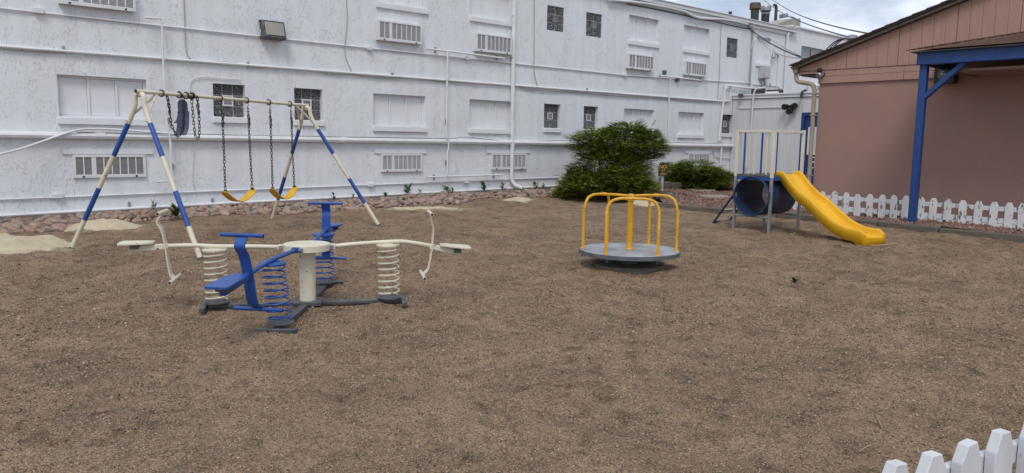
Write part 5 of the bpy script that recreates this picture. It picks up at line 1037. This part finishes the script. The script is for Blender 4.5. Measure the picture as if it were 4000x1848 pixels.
for x in (xa, xb): part('tube_lip', MB().tube([(x, yc+(ro-.01)*math.cos(a), zc+(ro-.01)*math.sin(a)) for a in [2*math.pi*k/40 for k in range(40)]], .013, 8, closed=True), 'tube_blue', ct)
la, lb = Vector((13.55, 9.0, 0)), Vector((14.2, 9.04, 0)); ta, tbp = Vector((13.38, Y1+.03, ZP-.03)), Vector((13.94, Y1+.03, ZP-.03))
for f, t_ in ((la, ta), (lb, tbp)): f.z = hz1(f.x, f.y)-.02; part('ladder_rail', MB().tube([f, t_], .021, 10), 'navy', pt)
for k, u in enumerate((.04, .3, .55, .8)): part('rung', MB().tube([la.lerp(ta, u), lb.lerp(tbp, u)], .018, 8), 'navy' if k in (0, 2) else 'cream', pt)
# slide
sl_ = thing('slide', 'wavy yellow plastic slide running down from the play tower', 'slide', (12.76, 5.36, 0))
A = Vector((13.48, Y0+.06, 0)); B = Vector((12.77, 5.36, 0)); sdv = (B-A).normalized(); swv = Vector((-sdv.y, sdv.x, 0)); LS = (B-A).length
prof = [(0, 1.075), (.10, 1.07), (.2, 1.02), (.36, .885), (.52, .755), (.66, .665), (.8, .60), (.95, .525), (1.1, .43), (1.3, .315), (1.5, .215), (1.7, .15), (1.85, .125), (LS, .12)]
pts = bez([Vector((s, z, 0)) for s, z in prof], 3); sec = [(-.24, -.08), (-.238, .10), (-.23, .125), (-.214, .132), (-.199, .125), (-.19, .095), (-.178, .018), (-.155, 0), (.155, 0), (.178, .018), (.19, .095), (.199, .125), (.214, .132), (.23, .125), (.238, .10), (.24, -.08)]
vs = []; fs = []; ns = len(sec)
for i, p in enumerate(pts):
    s, z = p.x, p.y; up = min(1, .25+s/.35); zend = 1 if s < LS-.07 else max(.0, 1-((s-(LS-.07))/.07)**2*.55)
    for l, h in sec:
        hh = h*(up*zend if h > 0 else 1)
        if h == -.08: hh = -.08 if s < LS-.16 else -(z+.04)
        q = A + sdv*s + swv*l; vs.append((q.x, q.y, z+hh))
k = len(pts)
for i in range(k-1):
    for j in range(ns-1): fs.append((i*ns+j, i*ns+j+1, (i+1)*ns+j+1, (i+1)*ns+j))
fs.append(tuple((k-1)*ns+j for j in range(ns)))
ch = part('chute', MB().add(vs, fs), 'slide', sl_, angle=50); so_ = ch.modifiers.new('wall', 'SOLIDIFY'); so_.thickness = .012; so_.offset = -1
for l in (-.15, .15): q = A+swv*l+sdv*.03; part('bolt', MB().tube([(q.x, q.y, 1.07), (q.x, q.y, 1.092)], .018, 8), 'galv', sl_)
q = B+sdv*.10; single('stick', MB().tube([q+swv*-.2+Vector((0, 0, .01)), q+swv*.05+sdv*.02+Vector((0, 0, .015)), q+swv*.42+sdv*-.02+Vector((0, 0, .025))], .012, 6), 'twig', 'dry tan stick lying at the foot of the slide', 'stick', (q.x, q.y, 0))

# ---------------------------------------------------------------- sign
c = G(2585, 748, .1); D_ = math.hypot(c.x, c.y); sg = thing('sign', 'dark arched NO PET AREA sign on a white stake among the junipers', 'sign', (c.x, c.y, .05))
wv = LAT; top = PD(2590, 633, D_).z; bot = PD(2585, 687, D_).z; cx_ = PD(2588, 660, D_); hwd = (PD(2606, 660, D_)-PD(2571, 660, D_)).length/2
part('stake', MB().box2((c.x-.045, c.y-.02, -.1), (c.x+.045, c.y+.02, bot+.1)), 'picket_near', sg, .004)
arc = [cx_+wv*(-hwd)+Vector((0, 0, bot-cx_.z)), cx_+wv*hwd+Vector((0, 0, bot-cx_.z))] + [Vector((0, 0, top-hwd*.9-cx_.z)) + cx_ + wv*(hwd*math.cos(a)) + Vector((0, 0, hwd*.9*math.sin(a))) for a in [math.pi*k/12 for k in range(13)]]
fo = -FWD*.05; bd = part('board', MB().prism([p+fo for p in arc], FWD*.02), 'sign_dark', sg)
ctr = sum((p for p in arc), Vector())/len(arc); in_ = [cx_+(p-cx_)*.9+fo-FWD*.004 for p in arc]; part('border', MB().tube([Vector((p.x, p.y, p.z)) for p in in_], .004, 5, closed=True), 'sign_yellow', bd)
def text(s, size, z):
    cu = bpy.data.curves.new('lettering', 'FONT'); cu.body = s; cu.size = size; cu.align_x = 'CENTER'; cu.extrude = .003; cu.offset = size*.025; ob = bpy.data.objects.new('tmp', cu); COL.objects.link(ob)
    me = bpy.data.meshes.new_from_object(ob.evaluated_get(bpy.context.evaluated_depsgraph_get())); bpy.data.objects.remove(ob); me.name = 'lettering'; me.materials.clear(); me.materials.append(M['sign_yellow'])
    R_ = Matrix((wv, Vector((0, 0, 1)), -FWD)).transposed(); p = cx_+fo-FWD*.006; inst('lettering', me, TRS((p.x, p.y, z), R_), bd)
hh = top-bot; text('NO', hh*.33, top-hh*.45); text('PET', hh*.22, top-hh*.69); text('AREA', hh*.18, top-hh*.90)

# ---------------------------------------------------------------- plants
class Leaves:
    def __init__(s): s.v = []; s.f = []; s.t = []
    def quad(s, a, b, c, d, t): o = len(s.v); s.v += [a, b, c, d]; s.f.append((o, o+1, o+2, o+3)); s.t += [t]*4
    def tri(s, a, b, c, t): o = len(s.v); s.v += [a, b, c]; s.f.append((o, o+1, o+2)); s.t += [t]*3
    def leaf(s, base, d, up, l, w, t, droop=0.0):
        d = d.normalized(); sd2 = d.cross(up); sd2 = sd2.normalized() if sd2.length > 1e-4 else Vector((1, 0, 0)); m1 = base+d*l*.45-Vector((0, 0, droop*l*.25)); e = base+d*l-Vector((0, 0, droop*l)); s.quad(base, m1+sd2*w*.5, e, m1-sd2*w*.5, t)
    def mesh(s, name, mat, off):
        me = bpy.data.meshes.new(name); o = Vector(off); me.from_pydata([tuple(v-o) for v in s.v], [], s.f); a = me.attributes.new('tint', 'FLOAT', 'POINT'); a.data.foreach_set('value', s.t); me.materials.append(M[mat]); return me
def leaf_part(name, L_, mat, parent): o = bpy.data.objects.new(name, L_.mesh(name, mat, ORG[parent])); COL.objects.link(o); o.parent = parent; ORG[o] = ORG[parent]; return o
UPV = Vector((0, 0, 1))
def juniper(lobes, label, dens, seed):
    """spreading juniper: feathery sprays on ragged level shelves filling uneven lobes, tips reaching outward"""
    r = np.random.default_rng(seed); cs = []
    for px, py, D, rpx, rpy, rd in lobes: c = PD(px, py, D); k = c.length/F; cs.append((c, rpx*k, rd, rpy*k))
    base = sum((c for c, *_ in cs), Vector())/len(cs); zg = bedz(base.x, base.y); t = thing('juniper_bush', label, 'bush', (base.x, base.y, zg))
    la, fw, up = np.array(LAT), np.array(FWD), np.array((0, 0, 1.0)); VV = []; TT = []
    nrm = lambda q: q/np.maximum(np.linalg.norm(q, axis=-1, keepdims=True), 1e-6)
    for c, ra, rb, rc in cs:
        nsh = max(4, int(2*rc/.13))
        for sh in range(nsh):
            uz = -1+2*(sh+.5+r.uniform(-.3, .3))/nsh; rr_ = math.sqrt(max(.08, 1-uz*uz))*r.uniform(.84, 1.12); ph = r.uniform(0, 6.28, 3)
            n = int(dens*(ra+rb)*rr_); th = r.uniform(0, 6.283, n); rag = 1+.12*np.sin(3*th+ph[0])+.09*np.sin(5*th+ph[1])+.07*np.sin(11*th+ph[2])
            k = rr_*rag*np.sqrt(r.uniform(.15, 1.0, n)); ox, oy = np.cos(th)[:, None], np.sin(th)[:, None]; kk = k[:, None]
            p = np.array(c) + la*(ox*ra*kk) + fw*(oy*rb*kk) + up*(uz*rc+r.normal(0, .045, n)-.08*(k/rr_)**2)[:, None]
            ok = p[:, 2] > zg+.02; p = p[ok]; ox = ox[ok]; oy = oy[ok]; n = len(p)
            j = r.uniform(-.6, .6, (n, 3)); j[:, 2] = r.uniform(-.22, .38, n); d = nrm(la*ox+fw*oy+j); l = r.uniform(.11, .23, n)[:, None]
            sd_ = nrm(np.cross(d, up)); sd_ = nrm(sd_+up*r.uniform(-.3, .3, n)[:, None]); tn = np.clip(r.normal(.36, .19, n), 0, 1)
            for q in range(5):
                bq = p+d*l*(.1+.2*q); ll = l*.42*(1-.1*q)
                for sg_ in (-1, 1):
                    dd = nrm(d*.9+sd_*sg_*.7+up*r.uniform(-.05, .35, n)[:, None]); wq = nrm(np.cross(dd, up))*.013
                    VV.append(np.stack([bq-wq, bq+wq, bq+dd*ll], 1)); TT.append(np.clip(tn+.09*q, 0, 1))
            VV.append(np.stack([p-sd_*.014, p+sd_*.014, p+d*l*1.12], 1)); TT.append(np.clip(tn+.42, 0, 1))
    V = np.concatenate(VV)-np.array(ORG[t]); T = np.repeat(np.concatenate(TT), 3); nt_ = len(V); me = bpy.data.meshes.new('foliage')
    me.vertices.add(nt_*3); me.vertices.foreach_set('co', V.reshape(-1)); me.loops.add(nt_*3); me.loops.foreach_set('vertex_index', np.arange(nt_*3)); me.polygons.add(nt_); me.polygons.foreach_set('loop_start', np.arange(0, nt_*3, 3)); me.update()
    a = me.attributes.new('tint', 'FLOAT', 'POINT'); a.data.foreach_set('value', T); me.materials.append(M['juniper'])
    o = bpy.data.objects.new('foliage', me); COL.objects.link(o); o.parent = t; ORG[o] = ORG[t]
    st = MB(); r = random.Random(seed)
    for c, ra, rb, rc in cs: st.tube(bez([(base.x+r.uniform(-.15, .15), base.y+r.uniform(-.15, .15), zg-.1), (base.lerp(c, .5).x, base.lerp(c, .5).y, zg+.3*(c.z-zg)), c+UPV*rc*.3], 4), [.05]*4+[.04]*3+[.02, .015], 6)
    part('stems', st, 'bark', t)
juniper([(2430, 560, 23, 150, 66, 1.2), (2330, 560, 23, 105, 62, 1), (2530, 560, 23.2, 68, 60, .9), (2390, 640, 22.6, 150, 66, 1.2), (2445, 680, 22.6, 85, 75, 1.2), (2300, 725, 22, 110, 55, 1.1), (2420, 715, 21.8, 125, 60, 1), (2500, 738, 21.9, 60, 42, .9), (2235, 748, 22, 70, 38, .8), (2450, 505, 23, 90, 30, .7), (2205, 762, 21.8, 42, 24, .6), (2265, 690, 22.2, 60, 45, .8)], 'tall spreading juniper bush with layered feathery branches against the white wall', 230, 5)
juniper([(2672, 692, 27, 50, 58, .8), (2632, 685, 27.6, 45, 56, .7), (2715, 665, 27, 85, 42, 1), (2780, 690, 27, 65, 40, .9), (2825, 690, 27.5, 40, 22, .6), (2715, 715, 26.8, 80, 34, .8), (2790, 720, 26.8, 55, 26, .6)], 'low juniper bush behind the no pets sign and timber wall', 230, 6)
def compound(L_, base, d, l, n, tn, r, droop):
    pts = [base + d*(l*k/n) - UPV*(droop*l*(k/n)**2) for k in range(n+1)]
    for k in range(1, n+1):
        ax = (pts[k]-pts[k-1]).normalized(); sd2 = ax.cross(UPV).normalized()
        for sg_ in ((-1, 1) if k < n else (0,)): L_.leaf(pts[k], ax*.6+sd2*sg_*1.0, UPV, l*.3*(1-.3*k/n), l*.085, min(1, tn+r.uniform(-.15, .15)), .25)
    return pts
r = random.Random(8); b0_ = PD(2262, 770, 22.3); zg = bedz(b0_.x, b0_.y); t = thing('sumac_plant', 'leafy sapling with long feathered leaves left of the tall juniper', 'plant', (b0_.x, b0_.y, zg)); L_ = Leaves(); sm = MB()
for (px, py) in ((2250, 600), (2215, 640), (2240, 590), (2190, 690), (2200, 715), (2260, 640), (2290, 640), (2225, 665), (2275, 610)):
    tip = PD(px, py, 22.0+r.uniform(-.3, .3)); stem = b0_.lerp(tip, .62)+UPV*.12; stem.z = max(stem.z, zg+.2); b1_ = Vector((b0_.x, b0_.y, zg)); sm.tube(bez([b1_, b1_.lerp(stem, .5)+UPV*.1, stem], 3), .012, 5); dd = (tip-stem); dd.z = dd.z*.7+.1
    compound(L_, stem, dd.normalized(), max(.5, dd.length*1.3), 8, r.uniform(.2, .5), r, .35)
leaf_part('foliage', L_, 'leaf', t); part('stems', sm, 'bark', t)
def weed(p, h, n, spread, label, seed, lw=.35, grass=False, cat='weed'):
    r = random.Random(seed); L_ = Leaves(); p = Vector(p)
    for k in range(n):
        a = r.uniform(0, 6.28); d = Vector((math.cos(a)*spread, math.sin(a)*spread, r.uniform(.5, 1.0)))
        b = p + (Vector((0, 0, r.uniform(0, h*.55))) if not grass else Vector((r.uniform(-.03, .03), r.uniform(-.03, .03), 0))); l = h*r.uniform(.5, .8) if not grass else h*r.uniform(.6, 1.1)
        L_.leaf(b, d, UPV if abs(d.normalized().z) < .95 else LAT, l, l*lw, r.uniform(.1, .9), .2 if not grass else .35)
    me = L_.mesh('weed', 'leaf', p)
    if not grass: 
        pass
    o = bpy.data.objects.new('grass_tuft' if grass else 'weed', me); COL.objects.link(o); o.location = p; return tag(o, label, cat if not grass else 'grass')
def wpx(x, y): p = PY(x, y, YW-.12); p.z = p.z; return p
for i, (x, y, h, n, l) in enumerate(((1594, 745, .32, 9, 'thin upright weed in the rocks under the middle boarded window'), (1745, 748, .24, 9, 'small weed in the rocks under the lower branch pipe'), (1765, 753, .18, 7, 'tiny weed beside the one under the lower branch pipe'), (1893, 738, .36, 10, 'bold weed with long leaves beside the tall downspout'), (1967, 738, .26, 9, 'weed in the rocks right at the downspout foot'), (2092, 728, .26, 8, 'weed against the wall between downspout and juniper'), (1640, 757, .16, 6, 'short weed near the sand patch'), (1505, 764, .2, 8, 'weed in the rocks beside the long swing leg'), (1384, 770, .18, 3, 'single dark leaf against the wall behind the swing leg'), (1305, 776, .22, 8, 'weed behind the blue hand bar'), (2122, 722, .18, 6, 'small weed just left of the sapling'))):
    p = wpx(x, y); p.z = max(hz1(p.x, p.y)+.08, p.z-.1); weed(p, h*1.15, n, .55, l, 30+i, .34)
weed(G(1070, 836), .16, 12, .9, 'low weed patch at the foot of the far swing leg', 50, .3); weed(G(690, 855)+UPV*.02, .34, 46, 1.0, 'leafy green weed patch in the rocks behind the cream hand bar', 51, .28); weed(G(1105, 830), .14, 14, 1.1, 'flat green weed in front of the rocks near the far swing leg', 57, .3)
weed(G(600, 838)+UPV*.1, .5, 14, .55, 'tall grass tuft against the wall behind the see-saw', 52, .05, True); weed(G(3105, 1112), .13, 16, 1.0, 'small dark green weed alone in the gravel', 53, .42); weed(G(3300, 1482), .06, 14, .9, 'tiny bright grass tuft alone in the gravel', 54, .12, True)
weed(PX(3490, 868, XF-.06), .16, 22, .8, 'grass tuft at the foot of the pickets left of the blue post', 55, .07, True); weed(PX(3628, 884, XF-.06), .13, 16, 1.0, 'broad green weed at the foot of the pickets right of the blue post', 56, .4); weed(PX(3072, 828, 16.6), .2, 26, .9, 'leafy weed beyond the crawl tube', 58, .4)
weed(G(870, 1195), .22, 14, .45, 'dry grass tuft beside the cream spring', 59, .06, True)
def twig(px, r, label):
    p = [G(x, y) for x, y in px]; p = [Vector((q.x, q.y, hz1(q.x, q.y)+.012)) for q in p]; single('twig', MB().tube(p, r, 5), 'twig', label, 'twig', p[0])
twig(((3420, 1630), (3435, 1660), (3447, 1675), (3480, 1685), (3515, 1695)), .0028, 'forked dry twig on the gravel near the pickets'); twig(((3355, 1775), (3375, 1765), (3400, 1752)), .0025, 'short dry twig on the gravel left of the pickets'); twig(((3895, 1328), (3930, 1342), (3968, 1350)), .006, 'bare pale twig on the gravel'); twig(((3440, 965), (3490, 958), (3515, 950)), .01, 'thin straw lying past the slide foot')
for (x, y, s, l) in ((2572, 1725, .028, 'reddish flat pebble alone on the gravel'), (2270, 1838, .03, 'pale flat stone at the yard edge'), (3545, 1777, .022, 'pinkish pebble near the pickets'), (3465, 1790, .022, 'tan pebble near the pickets'), (395, 1600, .045, 'broken brown stone in the gravel'), (350, 1720, .04, 'dark stone cluster piece in the gravel'), (590, 1532, .035, 'flat grey stone in the gravel'), (2693, 1496, .025, 'pale grey stone in mid gravel'), (800, 1465, .035, 'dark lump of stone in the gravel')):
    p = G(x, y); tag(inst('loose_stone', RM[int(x) % 5], TRS((p.x, p.y, hz1(p.x, p.y)+s*.12), Rz(x), (s*.75, s*.55, s*.6))), l, 'stone', 'stones lying on the gravel')
